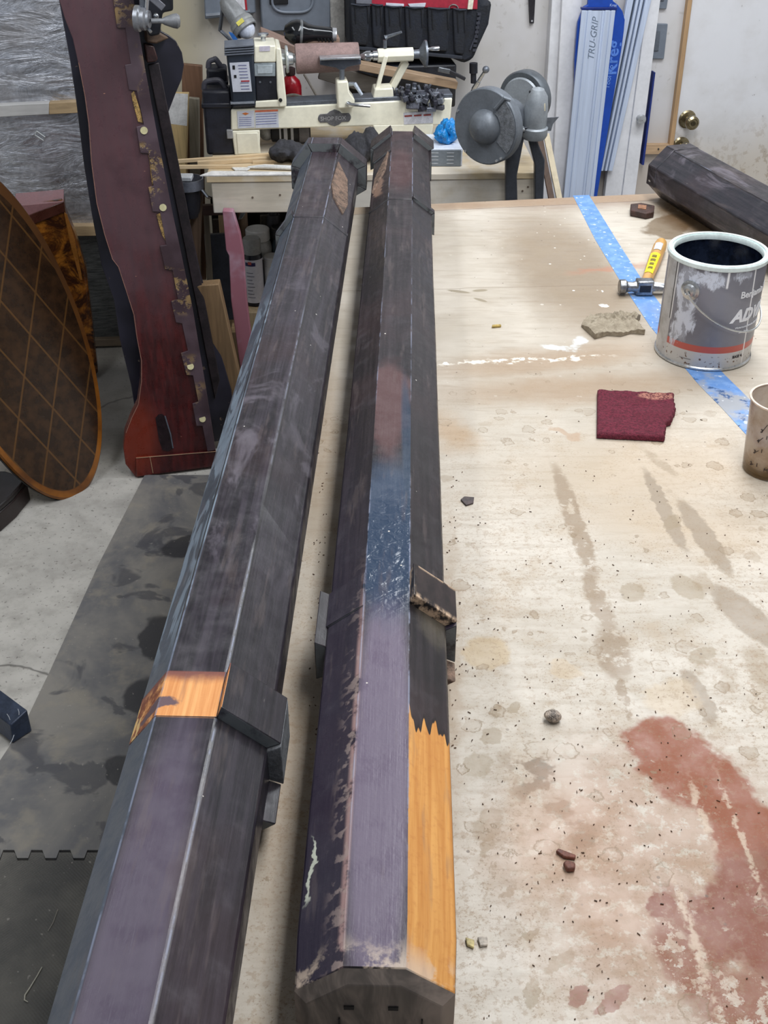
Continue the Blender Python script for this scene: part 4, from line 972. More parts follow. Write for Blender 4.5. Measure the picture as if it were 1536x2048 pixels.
L.poly([(508, 104), (552, 103), (556, 200), (512, 203)], -.10, .006).build('headstock', cblk, lt, bevel=.004)
L.poly([(508, 91), (552, 91), (552, 125), (508, 126)], -.10, .012).build('headstock_top', cream, lt, bevel=.004)
L.poly([(519, 93), (540, 92), (540, 102), (519, 103)], .011, .0135).build('label', mat((206, 200, 214), .5), lt)
L.poly([(508, 127), (551, 125), (551, 153), (509, 153)], -.1, .010).build('speed_window', mat((150, 160, 166), .3, var=.1), lt, bevel=.002)
L.poly([(515, 131), (545, 130), (545, 147), (515, 148)], .009, .0115).build('window_panel', mat((176, 186, 192), .3), lt, bevel=.001)
L.poly([(552, 95), (562, 97), (573, 200), (573, 214), (558, 215), (554, 180)], -.11, .014).build('headstock_face', cream, lt, bevel=.004)
L.poly([(510, 203), (556, 200), (572, 200), (572, 214), (510, 216)], -.10, .010).build('headstock_base', cream, lt, bevel=.003)
p = L.px(561, 200, .015); MB().cyl(p, p + L.n * .003, .005).build('bolt_hole', blk, lt)
for xx in (520, 541): p = L.px(xx, 164, .006); MB().cyl(p, p + L.n * .002, .003).build('screw', iron, lt)
SD = -.05
p = L.px(527, 87, SD); MB().lathe(p, (0, 0, 1), [(.008, -.006), (.011, 0), (.007, .004), (.007, .018), (.015, .022), (.016, .027), (.001, .029)], 24, cap=False).build('index_knob', chrome, lt)
sp0 = L.px(563, 119, SD); sax = (L.px(835, 108, SD) - sp0).normalized()
def along(px_): # distance along spindle to the pixel column
    q = L.px(px_, 115, SD); return (q - sp0).dot(sax)
MB().lathe(sp0, sax, [(.016, 0), (.016, along(571)), (.036, along(571)), (.038, along(573)), (.036, along(576)), (.018, along(577)), (.016, along(586)), (.010, along(587)), (.010, along(592))], 36).build('faceplate', mat((204, 210, 212), .3, .5), lt)
MB().lathe(sp0, sax, [(.001, along(591)), (.0395, along(591)), (.041, along(594)), (.0385, along(714)), (.0375, along(717)), (.001, along(717))], 48, cap=False).build('workpiece', mat((150, 126, 122), .75, var=.15, scale=40), lt, label='smooth brown cylindrical workpiece')
MB().lathe(sp0, sax, [(.002, along(716)), (.010, along(727)), (.0145, along(733)), (.0145, along(741)), (.010, along(742)), (.010, along(745)), (.0135, along(746)), (.0135, along(757)), (.009, along(758))], 28).build('live_centre', chrome, lt)
MB().lathe(sp0, sax, [(.001, along(755)), (.019, along(755)), (.0195, along(758)), (.0195, along(826)), (.001, along(827))], 8, cap=False).build('tailstock_barrel', cream, lt, smooth=20, bevel=.001)
MB().lathe(sp0, sax, [(.012, along(826)), (.013, along(838)), (.030, along(846)), (.037, along(849)), (.037, along(853)), (.030, along(853)), (.004, along(848))], 36).build('handwheel', iron, lt)
hp = L.px(853, 98, SD + .02); MB().lathe(hp, sax, [(.004, 0), (.004, .012), (.0055, .015), (.0065, .034), (.006, .037), (.001, .038)], 16).build('crank_handle', chrome, lt)
p = L.px(770, 96, SD); q_ = L.px(770, 80, SD); MB().cyl(p, q_, .0055).build('lock_stem', iron, lt)
MB().tube([L.px(770, 76, SD), L.px(776, 73, SD), L.px(803, 64, SD + .02)], [.008, .005, .0035], 8).build('lock_lever', iron, lt)
def bar(x0, y0, x1, y1, d, w_, t_, m_, nm, par, pl=L):
    a, b = pl.px(x0, y0, d), pl.px(x1, y1, d); ax = (b - a); l = ax.length; ax.normalize(); sd = ax.cross(pl.n).normalized()
    rot = Matrix((ax, sd, pl.n)).transposed(); return MB().box((a + b) / 2, (l, w_, t_), rot).build(nm, m_, par, bevel=min(w_, t_) * .15)
bar(772, 112, 747, 204, -.03, .012, .012, cream, 'tailstock_brace', lt); bar(812, 122, 782, 178, -.07, .020, .03, cream, 'tailstock_post', lt)
L.poly([(750, 178), (786, 176), (788, 198), (745, 205)], -.075, -.01).build('tailstock_base', cream, lt, bevel=.004)
L.poly([(640, 117), (722, 114), (722, 118), (640, 121)], -.01, .03).build('tool_rest_edge', mat((190, 194, 200), .3, .7), lt, bevel=.001)
L.poly([(640, 121), (722, 118), (722, 129), (695, 134), (688, 141), (680, 141), (672, 136), (640, 130)], .0, .012).build('tool_rest', mat((96, 102, 114), .4, .6), lt, bevel=.002)
MB().cyl(L.px(684, 138, .006), L.px(684, 166, .006), .0075).build('rest_post', iron, lt)
L.poly([(674, 164), (696, 162), (699, 185), (710, 200), (708, 216), (676, 218)], -.03, .03).build('banjo', cream, lt, bevel=.004)
MB().tube([L.px(695, 207, .03), L.px(697, 207, .05), L.px(703, 209, .055), L.px(740, 212, .055)], [.006, .006, .0045, .0045], 10).build('clamp_lever', chrome, lt)
MB().tube([L.px(699, 168, .0), L.px(710, 168, .02), L.px(724, 190, .03)], [.006, .006, .0045], 10).build('rest_lever', mat((176, 184, 196), .3, .5), lt)
# badge, labels
bx_, by_ = 669, 236; pts = []
for t in range(48):
    a = 2 * math.pi * t / 48; c_, s_ = math.cos(a), math.sin(a)
    rx = 33 * abs(c_) ** .6 * math.copysign(1, c_); ry = 8.5 * math.copysign(min(1, abs(s_) * 1.6), s_)
    if abs(rx) < 15: ry = 17 * math.copysign(abs(math.cos(rx / 17 * 1.2)), s_)
    pts.append((bx_ + rx, by_ + ry - rx * .04))
L.poly(pts, -.002, .003).build('badge', mat((112, 112, 116), .5, .3, .2, 60, .3), lt, bevel=.001, label='grey cast name badge')
def ltext(s_, size, x0, y0, x1, y1, d, mt_, **k):
    a, b = L.px(x0, y0, d), L.px(x1, y1, d); e = (b - a).normalized(); f = L.n.cross(e).normalized()
    return text_mb(s_, size, lambda X, Y, Z: a + e * X + f * Y + L.n * Z, **k).build('lettering', mt_, lt, smooth=0)
ltext('SHOP FOX', .0155, 641, 241.5, 700, 239, .0035, mat((190, 190, 192), .4, .3, bump=0), bold=.0002)
L.poly([(474, 223), (508, 221), (509, 255), (476, 257)], -.001, .002).build('label', pale, lt, label='white label with small orange emblem')
L.poly([(510, 221), (556, 219), (558, 255), (511, 256)], -.001, .002).build('label', pale, lt, label='white warning label with orange bar')
L.poly([(510, 221), (556, 219), (556, 222.5), (510, 224.5)], .0015, .0028).build('warning_bar', mat((224, 120, 84), .5, bump=0), lt)
L.poly([(484, 227), (491, 225), (498, 227), (491, 230.5)], .0015, .0028).build('emblem', mat((200, 116, 60), .5, bump=0), lt)
for k in range(5):
    L.poly([(512, 228 + 5 * k), (553, 226 + 5 * k), (553, 227.2 + 5 * k), (512, 229.2 + 5 * k)], .0015, .0026).build('print_line', mat((130, 136, 180), .5, bump=0), lt)
    L.poly([(478, 235 + 4 * k), (503, 234 + 4 * k), (503, 235 + 4 * k), (478, 236 + 4 * k)], .0015, .0026).build('print_line', mat((130, 136, 180), .5, bump=0), lt)
L.poly([(807, 226), (866, 222), (866, 246), (808, 249)], -.001, .002).build('label', mat((206, 206, 214), .5, var=.15, scale=60), lt, label='white warning label with red bars')
for k in range(3): L.poly([(809 + 19 * k, 231 - k), (824 + 19 * k, 230 - k), (824 + 19 * k, 233 - k), (809 + 19 * k, 234 - k)], .0015, .0028).build('warning_bar', mat((150, 60, 56), .5, bump=0), lt)
# power cord of the lathe
m = MB(); cpts = [L.px(*p, -.22) for p in [(566, 196), (576, 191), (592, 190), (615, 198), (634, 203), (634, 194), (622, 172), (608, 148)]]
def smooth_path(P, n=6):
    out = []
    for i in range(len(P) - 1):
        p0, p1, p2, p3 = P[max(i - 1, 0)], P[i], P[i + 1], P[min(i + 2, len(P) - 1)]
        for k in range(n):
            t = k / n; out.append(.5 * ((2 * p1) + (p2 - p0) * t + (2 * p0 - 5 * p1 + 4 * p2 - p3) * t * t + (3 * p1 - p0 - 3 * p2 + p3) * t ** 3))
    return out + [P[-1]]
MB().tube(smooth_path(cpts), .004, 8).build('power_cord', mat((158, 152, 146), .5, bump=0), lt)

# --- things on and around the bench top
def onb(x, y): return az(x, y, BZ)
# black tool cases
for (x0, y0, x1, y1, dd, lb) in [(393, 163, 460, 311, -.17, 'tall black plastic tool case with a carry handle, left of the lathe'), (402, 120, 452, 300, -.27, 'second black plastic tool case, standing behind the first one')]:
    p0 = onb(432, 311); CP = Plane((p0.x, p0.y, BZ), R(6)); fo = 0 if dd == -.17 else -.095
    tc = thing('tool_case', CP.at(0, 0, fo - .04), lb, 'tool case')
    u0, v1 = CP.uv(x0, y0, fo); u1, _ = CP.uv(x1, y0, fo)
    cas = mat((30, 32, 44), .45, var=.2, scale=30); c2 = mat((70, 70, 80), .5)
    CP.box(u0 + .012, u1, .001, v1 - .026, fo - .075, fo).build('shell', cas, tc, bevel=.008)
    CP.box(u0 + .008, u1 + .002, v1 - .075, v1 - .060, fo - .079, fo + .004).build('lid_seam', cas, tc, bevel=.004)
    hm = MB(); ub = (u0 + u1) / 2
    hm.tube(smooth_path([CP.at(u0 + .018, v1 - .030, fo - .03), CP.at(u0 + .022, v1 - .012, fo - .03), CP.at(u0 + .036, v1 - .006, fo - .03), CP.at(u1 - .03, v1 - .006, fo - .03), CP.at(u1 - .014, v1 - .030, fo - .03)]), .008, 10)
    hm.build('handle', c2, tc)
    CP.box(u1 - .02, u1 - .002, .05, .075, fo - .001, fo + .012).build('latch', mat((150, 150, 152), .4), tc, bevel=.002)
# angle grinder under the lathe bed
a_, b_ = onb(532, 300), onb(624, 297); a_.z = b_.z = BZ + .033; a_ += L.n * -.06; b_ += L.n * -.06; dv = (b_ - a_).normalized(); ll = (b_ - a_).length
agd = thing('angle_grinder', (a_ + b_) / 2 - V((0, 0, .03)), 'black angle grinder with a white label lying under the lathe bed', 'angle grinder')
MB().lathe(a_, dv, [(.018, .018), (.026, .022), (.028, .05), (.028, ll * .72), (.030, ll * .74), (.030, ll * .98), (.024, ll)], 28).build('body', cblk, agd)
MB().lathe(a_ + dv * ll * .74, dv, [(.0285, 0), (.031, .002), (.031, ll * .22), (.0285, ll * .24)], 28).build('end_collar', mat((120, 120, 128), .5), agd)
MB().ball(a_ + dv * .006, .022, (1, .9, 1)).build('gear_head', mat((176, 178, 182), .4, .5, .2), agd)
rot = Matrix((dv, V((0, 0, 1)).cross(dv) * -1, V((0, 0, 1)))).transposed()
lbp = a_ + dv * ll * .47
for k, (o1, w_, mt_) in enumerate([(0, .042, pale), (-.012, .008, blk), (.008, .010, blk)]):
    MB().lathe(lbp + dv * (o1 - w_ / 2), dv, [(.0284 + .0004 * (k > 0), 0), (.0284 + .0004 * (k > 0), w_)], 28, cap=False).build('label', mt_, agd)
# dark cloths
def rag(name, px0, px1, hgt, m_, label, seed, zb=BZ, wdt=.05):
    a, b = az(*px0, zb), az(*px1, zb); m = MB(); NU, NV = 30, 14; c = (a + b) / 2; dv = b - a; l = dv.length; dv.normalize(); sd = V((-dv.y, dv.x, 0)); vs = []
    for i in range(NU + 1):
        for j in range(NV + 1):
            u, t = i / NU, 2 * math.pi * j / NV
            r_ = (math.sin(math.pi * min(1, max(0, u))) ** .35) * (1 + .5 * mnoise.noise(V((u * 3, math.cos(t), math.sin(t) + seed))) + .18 * mnoise.noise(V((u * 12, math.cos(t) * 4, math.sin(t) * 4 + seed))))
            vs.append(a + dv * (u * l) + sd * (math.cos(t) * wdt * r_) + V((0, 0, max(.001, hgt / 2 + math.sin(t) * hgt / 2 * r_))))
    fs = [(i * (NV + 1) + j, (i + 1) * (NV + 1) + j, (i + 1) * (NV + 1) + j + 1, i * (NV + 1) + j + 1) for i in range(NU) for j in range(NV)]
    m.add(vs, fs); return tag(m.build(name, m_, base=c, smooth=70), label, 'cloth')
clothm = mat((58, 58, 64), .9, var=.3, scale=20, bump=.4)
rag('dark_cloth', (538, 324), (612, 322), .055, clothm, 'crumpled charcoal cloth in front of the lathe foot, left of the posts', 1)
rag('dark_cloth', (690, 322), (762, 318), .085, clothm, 'crumpled charcoal cloth seen between the far ends of the two posts', 5, wdt=.06)
# sticks on the bench
stm = wood((222, 196, 158), .55, 0, .15)
for k, (x0, y0, x1, y1, w_, lb) in enumerate([(346, 327, 545, 313, .010, 'pale square dowel strip, farthest of the strips on the bench'), (395, 331, 560, 321, .012, 'pale strip second from the back on the bench'),
        (350, 338, 548, 336, .010, 'long pale strip ending beside the charcoal cloth'), (505, 328, 560, 325, .008, 'short pale strip lying near the charcoal cloth')]):
    a, b = onb(x0, y0), onb(x1, y1); dv = (b - a); l = dv.length; dv.normalize()
    rot = Matrix((dv, V((-dv.y, dv.x, 0)), V((0, 0, 1)))).transposed()
    tag(MB().box((a + b) / 2 + V((0, 0, w_ / 2 + .0006 + .0 * k)), (l, w_, w_), rot).build('wood_strip', stm, base=(a + b) / 2, bevel=.001), lb, 'wood strip', 'pale wood strips on the bench')
a, b = onb(470, 341), onb(600, 342)
wr = thing('spatula', (a + b) / 2, 'white plastic spatula lying along the front of the lathe bench', 'spatula'); wm = mat((222, 222, 220), .35, var=.1)
MB().prism([onb(*p) + V((0, 0, .001)) for p in [(464, 338), (470, 333), (492, 334), (503, 338), (494, 343), (470, 343)]], (0, 0, .004)).build('blade', wm, wr, bevel=.001)
MB().tube([onb(496, 339) + V((0, 0, .006)), onb(530, 339) + V((0, 0, .008)), onb(600, 342) + V((0, 0, .008))], [.003, .007, .0065], 8).build('handle', wm, wr)
tag(MB().prism([onb(*p) + V((0, 0, .0005)) for p in [(400, 353), (424, 344), (605, 346), (605, 351), (430, 353)]], (0, 0, .003)).build('paper_sheet', mat((222, 220, 218), .6), base=onb(500, 348)), 'flat white sheet lying along the front edge of the bench', 'paper')
# dark steel clamp blocks piled on the right end of the lathe
random.seed(11); jm = [mat((84, 86, 96), .4, .4, .3, 40, .3), mat((50, 50, 60), .45, .3, .3, 40, .3), mat((128, 132, 142), .35, .6, .2, 40, .2)]
spots = [(800, 186), (815, 182), (828, 178), (842, 186), (856, 180), (870, 188), (808, 196), (824, 196), (838, 202), (852, 200), (868, 204), (882, 200), (826, 212), (846, 216), (862, 218), (878, 214), (792, 190)]
for k, (px_, py_) in enumerate(spots):
    sz = random.uniform(.020, .030); p = L.px(px_, py_, .012 if py_ > 192 else -.03)
    rot = Matrix.Rotation(random.uniform(0, 3), 3, 'Z') @ Matrix.Rotation(random.uniform(-.5, .5), 3, 'X')
    jb = thing('clamp_block', p, 'small dark steel clamp block in the heap on the right end of the lathe', 'clamp block', 'steel clamp blocks heaped on the lathe')
    MB().box(p, (sz * 1.3, sz * .6, sz * .6), rot).build('body', jm[k % 3], jb, bevel=.002)
    MB().box(p + rot @ V((sz * .45, 0, sz * .35)), (sz * .4, sz * .6, sz * .7), rot).build('jaw', jm[(k + 1) % 3], jb, bevel=.002)
    MB().cyl(p, p + rot @ V((-sz * .3, 0, sz * .8)), sz * .16, n=10).build('bolt', jm[2], jb)
tag(bar(858, 180, 884, 214, .01, .006, .006, jm[2], 'allen_key', None), 'thin grey hex key leaning against the heap of clamp blocks', 'hex key')

# red extinguisher behind the headstock
rx_ = L.px(583, 205, -.28); 
fe = thing('fire_extinguisher', V((rx_.x, rx_.y, BZ)), 'small red fire extinguisher standing behind the lathe headstock', 'fire extinguisher')
fb = V((rx_.x, rx_.y, BZ + .001)); top_z = L.px(583, 150, -.28).z - fb.z
MB().lathe(fb, (0, 0, 1), [(.001, 0), (.030, 0), (.033, .006), (.033, top_z * .80), (.028, top_z * .9), (.012, top_z), (.010, top_z + .012), (.001, top_z + .012)], 36, cap=False).build('cylinder', mat((168, 24, 40), .25, bump=0), fe)
MB().lathe(fb, (0, 0, 1), [(.014, top_z), (.016, top_z + .004), (.016, top_z + .02), (.008, top_z + .024)], 20).build('valve', mat((60, 44, 46), .4), fe)
MB().lathe(fb, (0, 0, 1), [(.0335, .01), (.0335, .022)], 36, cap=False).build('label', pale, fe)

# boards lying behind the lathe, black case below
def plank(x0, y0, x1, y1, d, w_, t_, m_, nm, lb, cat='board'):
    a, b = L.px(x0, y0, d), L.px(x1, y1, d); ax = (b - a); l = ax.length; ax.normalize(); sd = ax.cross(L.n).normalized()
    rot = Matrix((ax, sd, L.n)).transposed(); o = MB().box((a + b) / 2, (l, w_, t_), rot).build(nm, m_, base=(a + b) / 2, bevel=.002); return tag(o, lb, cat)
bk = L.px(780, 205, -.30); BK = Plane((bk.x, bk.y, BZ), R(7))
tag(BK.rect(690, 132, 912, 218, -.16, -.0).build('storage_box', mat((30, 32, 40), .5, var=.3), base=BK.at(0, 0, -.05), bevel=.006), 'low black storage box behind the lathe under the slanting board', 'box')
plank(716, 130, 912, 168, -.24, .022, .05, wood((176, 150, 124), .6, 0, .2), 'slanting_board', 'long light brown board slanting down to the right behind the tailstock')
plank(520, 66, 600, 98, -.30, .020, .10, wood((158, 132, 120), .6, 0, .2), 'slanting_board', 'brown board end slanting down behind the headstock')
plank(640, 140, 760, 175, -.24, .05, .02, wood((92, 86, 80), .7, 0, .2), 'dark_board', 'dark grey board behind the round workpiece')
tag(BK.rect(655, -60, 690, 160, -.16, -.14).build('post_board', mat((176, 174, 170), .6, var=.15), base=BK.at(0, 0, -.15), bevel=.002), 'pale grey upright board between the breaker panel and the tool bag', 'board')

# work lamp
la = L.px(455, 8, -.14); lb_ = L.px(493, 60, -.10); dv = (lb_ - la); ll = dv.length; dv.normalize()
wl = thing('work_lamp', L.px(495, 82, -.1), 'dusty grey bullet-shaped work lamp with a white bulb, above the lathe headstock', 'lamp')
MB().lathe(la, dv, [(.001, -.02), (.016, -.016), (.024, 0), (.028, ll * .45), (.029, ll * .6), (.034, ll * .66), (.036, ll * .72), (.036, ll), (.033, ll + .002), (.031, ll), (.030, ll * .8)], 36, cap=False).build('shade', mat((142, 144, 146), .45, .3, .1, 30, .1), wl)
MB().ball(la + dv * (ll * .98), .0255).build('bulb', mat((206, 212, 228), .25, bump=0), wl)
MB().lathe(la, dv, [(.0365, ll * .76), (.0368, ll * .84)], 36, cap=False).build('band', mat((150, 152, 150), .4), wl)
s1 = la + dv * ll * .82; nn = (O0 - s1); nn -= dv * nn.dot(dv); nn.normalize(); sdv = dv.cross(nn)
MB().prism([s1 + nn * .0372 + sdv * a - dv * b for a, b in [(-.010, -.006), (.012, -.006), (.012, .006), (-.010, .006)]], nn * .0006).build('sticker', mat((220, 210, 90), .5, bump=0), wl, label='yellow sticker')
MB().tube([L.px(446, 14, -.15), L.px(440, 60, -.18), L.px(470, 88, -.17), L.px(480, 95, -.15)], .006, 8).build('arm', iron, wl)
tag(BK.poly([(458, 66), (470, 70), (476, 82), (466, 80)], -.1, -.08).build('blue_tag', mat((48, 110, 190), .5), base=BK.at(-.3, .3, -.1)), 'small blue plastic tag below the lamp head', 'tag')

# heat gun resting on a brown block
HP = L.px(600, 85, -.12); 
blo = thing('wood_block', L.px(640, 92, -.13), 'brown wood block under the black heat gun, on the workpiece', 'wood block')
bar(612, 80, 678, 79, -.13, .020, .05, wood((150, 124, 108), .7, 0), 'block', blo)
ga, gb = L.px(578, 64, -.12), L.px(664, 70, -.12); dv = (gb - ga); ll = dv.length; dv.normalize()
hg = thing('heat_gun', (ga + gb) / 2, 'glossy black handheld blower with a round body, above the round workpiece', 'blower')
gloss = mat((24, 26, 30), .12, var=.2, scale=20, bump=0)
MB().lathe(ga, dv, [(.001, -.016), (.018, -.012), (.030, .004), (.036, .020), (.034, .038), (.027, .054), (.023, .07), (.021, ll - .004), (.019, ll), (.001, ll)], 36, cap=False).build('body', gloss, hg)
MB().lathe(ga, dv, [(.0345, .030), (.0365, .034), (.0345, .038)], 36, cap=False).build('seam_ring', mat((130, 134, 138), .3, .5), hg)
MB().lathe(ga + dv * ll, dv, [(.019, 0), (.020, .002), (.020, .012), (.014, .012)], 28).build('nozzle', mat((176, 178, 182), .3, .5), hg)
for k in range(5):
    q_ = ga + dv * (.085 + k * .010) + L.n * .017 - V((0, 0, .010)); MB().box(q_, (.003, .010, .012), rot).build('vent', blk, hg)

# black tool bag with red lining
BG = Plane(tuple(L.at(0, 0, -.30)), R(7)); bgz = BG.px(830, 122, .0)
bag = thing('tool_bag', BG.px(830, 126, -.08), 'large open black canvas tool bag with pleated side pockets, behind the tailstock', 'tool bag')
canv = mat((30, 34, 44), .8, var=.25, scale=30, bump=.4)
def bpoly(pts, d0, d1, nm, m_, bv=.004, lb=None): return BG.poly(pts, d0, d1).build(nm, m_, bag, bevel=bv, label=lb)
bpoly([(697, -60), (940, -60), (968, 3), (985, 3), (978, 50), (955, 100), (948, 118), (930, 128), (905, 118), (700, 101)], -.16, .0, 'body', canv, .012)
pk = [(700, 8, 742, 92), (742, 8, 768, 96), (768, 11, 806, 97), (809, 13, 850, 100), (854, 15, 902, 104), (905, 17, 935, 110)]
for i, (a, b, c_, d_) in enumerate(pk):
    m = MB(); f = [(a + 1, b), (c_ - 1, b + 2), (c_ - 6, d_ - 8), (c_ - 8, d_), (a + 6, d_ - 2), (a + 4, d_ - 10)]
    m.prism([BG.px(x, y, .012) for x, y in f], BG.n * -.016); m.build('pocket', canv, bag, bevel=.005)
for i, (a, b, c_, d_) in enumerate(pk):
    MB().tube([BG.px(a + 2, b, .013), BG.px((a + c_) / 2, b + 3, .017), BG.px(c_ - 2, b + 2, .013)], .0022, 6).build('pocket_binding', mat((56, 60, 72), .8), bag)
    for xx in (a + 9, c_ - 8): BG.poly([(xx, b + 4), (xx + 1.6, b + 4), (xx + 4, d_ - 45), (xx + 2.4, d_ - 45)], .010, .0145).build('pleat', mat((14, 16, 22), .8, bump=0), bag)
bpoly([(704, 92), (925, 112), (925, 119), (704, 99)], .0, .010, 'hem', mat((44, 48, 58), .8), .002)
bpoly([(712, -60), (957, -60), (955, 19), (712, 11)], -.002, .004, 'lining', mat((168, 36, 58), .7), .002, 'red lining')
bpoly([(712, -60), (742, -60), (744, 9), (712, 8)], .003, .008, 'grey_insert', mat((110, 112, 122), .6), .002)
bpoly([(772, 6), (808, 8), (808, 13), (772, 12)], .003, .008, 'white_tag', pale, .001)
bpoly([(816, 8), (852, 6), (850, 14), (820, 14)], .003, .008, 'white_tag', pale, .001)
bpoly([(944, -60), (956, -60), (945, 19), (935, 19)], .003, .010, 'cream_strap', mat((226, 222, 204), .6), .001)
MB().tube([BG.px(907 + 9 * math.cos(t), 17 - 8 * math.sin(t), .007) for t in [k * math.pi / 8 for k in range(9)]], .0018, 6).build('ring', chrome, bag)
MB().tube([BG.px(*p, .002) for p in [(960, 30), (952, 70), (940, 100)]], .003, 6).build('seam', mat((60, 62, 74), .8), bag)
for k in range(9): BG.rect(955 - k * 1.2, 26 + k * 9, 962 - k * 1.2, 31 + k * 9, -.001, .006).build('webbing_loop', mat((54, 56, 66), .8), bag)
plq = thing('pliers', L.px(905, 155, -.2), 'grey pliers head lying beneath the right end of the tool bag', 'pliers')
bar(876, 138, 900, 143, -.2, .014, .012, mat((130, 134, 140), .35, .7), 'jaw', plq); bar(898, 142, 930, 158, -.2, .010, .012, mat((40, 40, 46), .5), 'grip', plq)
dkh = thing('hose_connector', BG.px(948, 150, .0), 'black plastic hose connector hanging below the right end of the tool bag', 'connector')
MB().cyl(BG.px(947, 126, .0), BG.px(947, 146, .0), .013).build('barrel', cblk, dkh); MB().cyl(BG.px(947, 145, .0), BG.px(947, 166, .0), .009).build('spigot', cblk, dkh)

# grey cardboard box, blue glove
f0, f1 = onb(851, 333), onb(924, 333); GA = math.atan2(f1.y - f0.y, f1.x - f0.x); GB = Plane((f0.x, f0.y, BZ), GA)
gbx = thing('cardboard_box', GB.at(.05, 0, -.1), 'long pale cardboard box with a grey printed end, right of the lathe', 'box')
gh = GB.uv(888, 298)[1]; gw = (f1 - f0).length
GB.box(0, gw, .001, gh - .003, -.15, -.001).build('body', mat((206, 212, 224), .5, var=.08), gbx, bevel=.002)
GB.box(0, gw - .004, .001, gh - .003, -.001, .001).build('end_face', mat((120, 128, 136), .5, var=.08), gbx, bevel=.0005)
GB.box(-.001, gw + .001, gh - .012, gh, -.152, -.002).build('lid', mat((214, 220, 232), .45, var=.06), gbx, bevel=.002)
for k in range(4):
    for s_ in (0, 1): GB.box(.008 + s_ * .052, .036 + s_ * .044, .008 + k * .010, .0098 + k * .010, .001, .0016).build('print_line', mat((190, 194, 200), .5, bump=0), gbx)
gp_ = GB.at(.062, gh + .001, -.07); m = MB(); t = MB().ball((0, 0, 0), .034, (.85, 1, 1), 48, 32)
m.add([gp_ + V((p.x * (1 + .7 * mnoise.noise(p * 70)), p.y * (1 + .6 * mnoise.noise(p * 60)), max(.0, (p.z + .022) * (1 + .5 * mnoise.noise(p * 85 + V((9, 0, 0))))))) for p in t.v], t.f)
tag(m.build('crumpled_glove', mat((28, 140, 216), .3, var=.25, scale=40, bump=.6), base=gp_, smooth=60), 'crumpled bright blue disposable glove on the pale box', 'glove')
tag(MB().ball(gp_ + V((-.005, .035, .02)), .018, (1, 1, 1.3)).build('black_cap', cblk, base=gp_ + V((-.005, .035, 0))), 'black plastic cap behind the blue glove', 'cap')

# chrome ratchet leaning behind
ra, rb_ = onb(914, 232), L.px(975, 134, -.25); dv = rb_ - ra
rt = thing('ratchet_bar', ra, 'slim chrome bar tool leaning against the wall behind the bench grinder', 'bar tool')
MB().tube([ra, ra + dv * .55, ra + dv * .56, ra + dv * .72], [.004, .006, .008, .008], 10).build('shaft', chrome, rt)
MB().tube([ra + dv * .72, ra + dv * .9], [.006, .005], 10).build('neck', chrome, rt); MB().ball(ra + dv * .95, .011).build('knob', iron, rt)

# bench grinder on the bench end
gdn = mat((112, 118, 126), .5, .25, .08, 30, .08); gdl = mat((150, 156, 162), .45, .2, .08, 30, .05)
gf = B.px(1030, 600, .05); gf.z = 0; gr_ = thing('bench_grinder', gf, 'grey pedestal grinder with a large round wheel guard, at the right end of the bench', 'bench grinder')
GC = B.px(970, 254, .115); gax = V((-.60, -.80, .02)).normalized(); inv = -gax
MB().lathe(GC + inv * .030, gax, [(.001, -.004), (.095, -.004), (.099, .0), (.099, .026), (.096, .030), (.001, .030)], 56, cap=False).build('wheel_guard', gdn, gr_, bevel=.001)
MB().lathe(GC, gax, [(.046, .0), (.045, .004), (.040, .018), (.026, .030), (.001, .034)], 40, cap=False).build('hub_cap', gdn, gr_)
q = gax.to_track_quat('Z', 'Y').to_matrix()
up_ = (V((0, 0, 1)) - gax * gax.z).normalized(); rt_ = up_.cross(gax).normalized()
if (rt_.x < 0): rt_ = -rt_
def gpol(ang, r_, h): return GC + (rt_ * math.cos(R(ang)) + up_ * math.sin(R(ang))) * r_ + gax * h
vs = [gpol(a, .050, .0012) for a in range(-38, 53, 5)] + [gpol(a, .093, .0012) for a in range(52, -39, -5)]
MB().prism(vs, gax * .002).build('abrasive_sector', mat((120, 124, 130), .9, var=.25, scale=90, bump=1.0), gr_, label='rough exposed wheel face')
for a in (180 - 18, 232, -52, -62): MB().cyl(gpol(a, .092, .0), gpol(a, .092, .004), .0035, n=10).build('screw', mat((190, 192, 196), .3, .7), gr_)
MB().tube([gpol(60, .06, .002), gpol(56, .10, .002), gpol(50, .101, -.01)], .006, 8).build('guard_lip', gdn, gr_)
MB().lathe(GC + inv * .03, inv, [(.001, 0), (.046, .0), (.052, .012), (.052, .100), (.046, .112), (.001, .112)], 40, cap=False).build('motor', gdn, gr_)
EC = B.px(1070, 232, .05)
MB().lathe(V((EC.x, EC.y, B.px(1070, 264, .05).z)), (0.02, -.1, 1), [(.001, -.016), (.033, -.014), (.037, -.006), (.037, .014), (.032, .018), (.032, .065), (.027, .098), (.016, .116), (.001, .122)], 36, cap=False).build('spark_arrestor', gdl, gr_)
for a in range(5):
    t = R(-150 + a * 30); p = V((EC.x, EC.y, B.px(1070, 186, .05).z + .006)) + V((math.cos(t) * .022, math.sin(t) * .022, 0)); MB().ball(p, .0035, n=8, m=6).build('rivet', blk, gr_)
B.poly([(1084, 208), (1091, 207), (1091, 222), (1083, 223)], .081, .083).build('sticker', mat((206, 198, 176), .5), gr_, label='small cream sticker')
W2 = B.px(1050, 197, -.10)
MB().lathe(W2, gax, [(.001, -.02), (.072, -.02), (.076, -.014), (.076, .014), (.072, .02), (.001, .02)], 48, cap=False).build('wheel_guard', mat((92, 98, 104), .45, .3), gr_, bevel=.001)
MB().lathe(W2 + gax * .024, gax, [(.001, -.002), (.060, -.002), (.056, .003), (.001, .003)], 40, cap=False).build('far_guard_face', gdl, gr_)
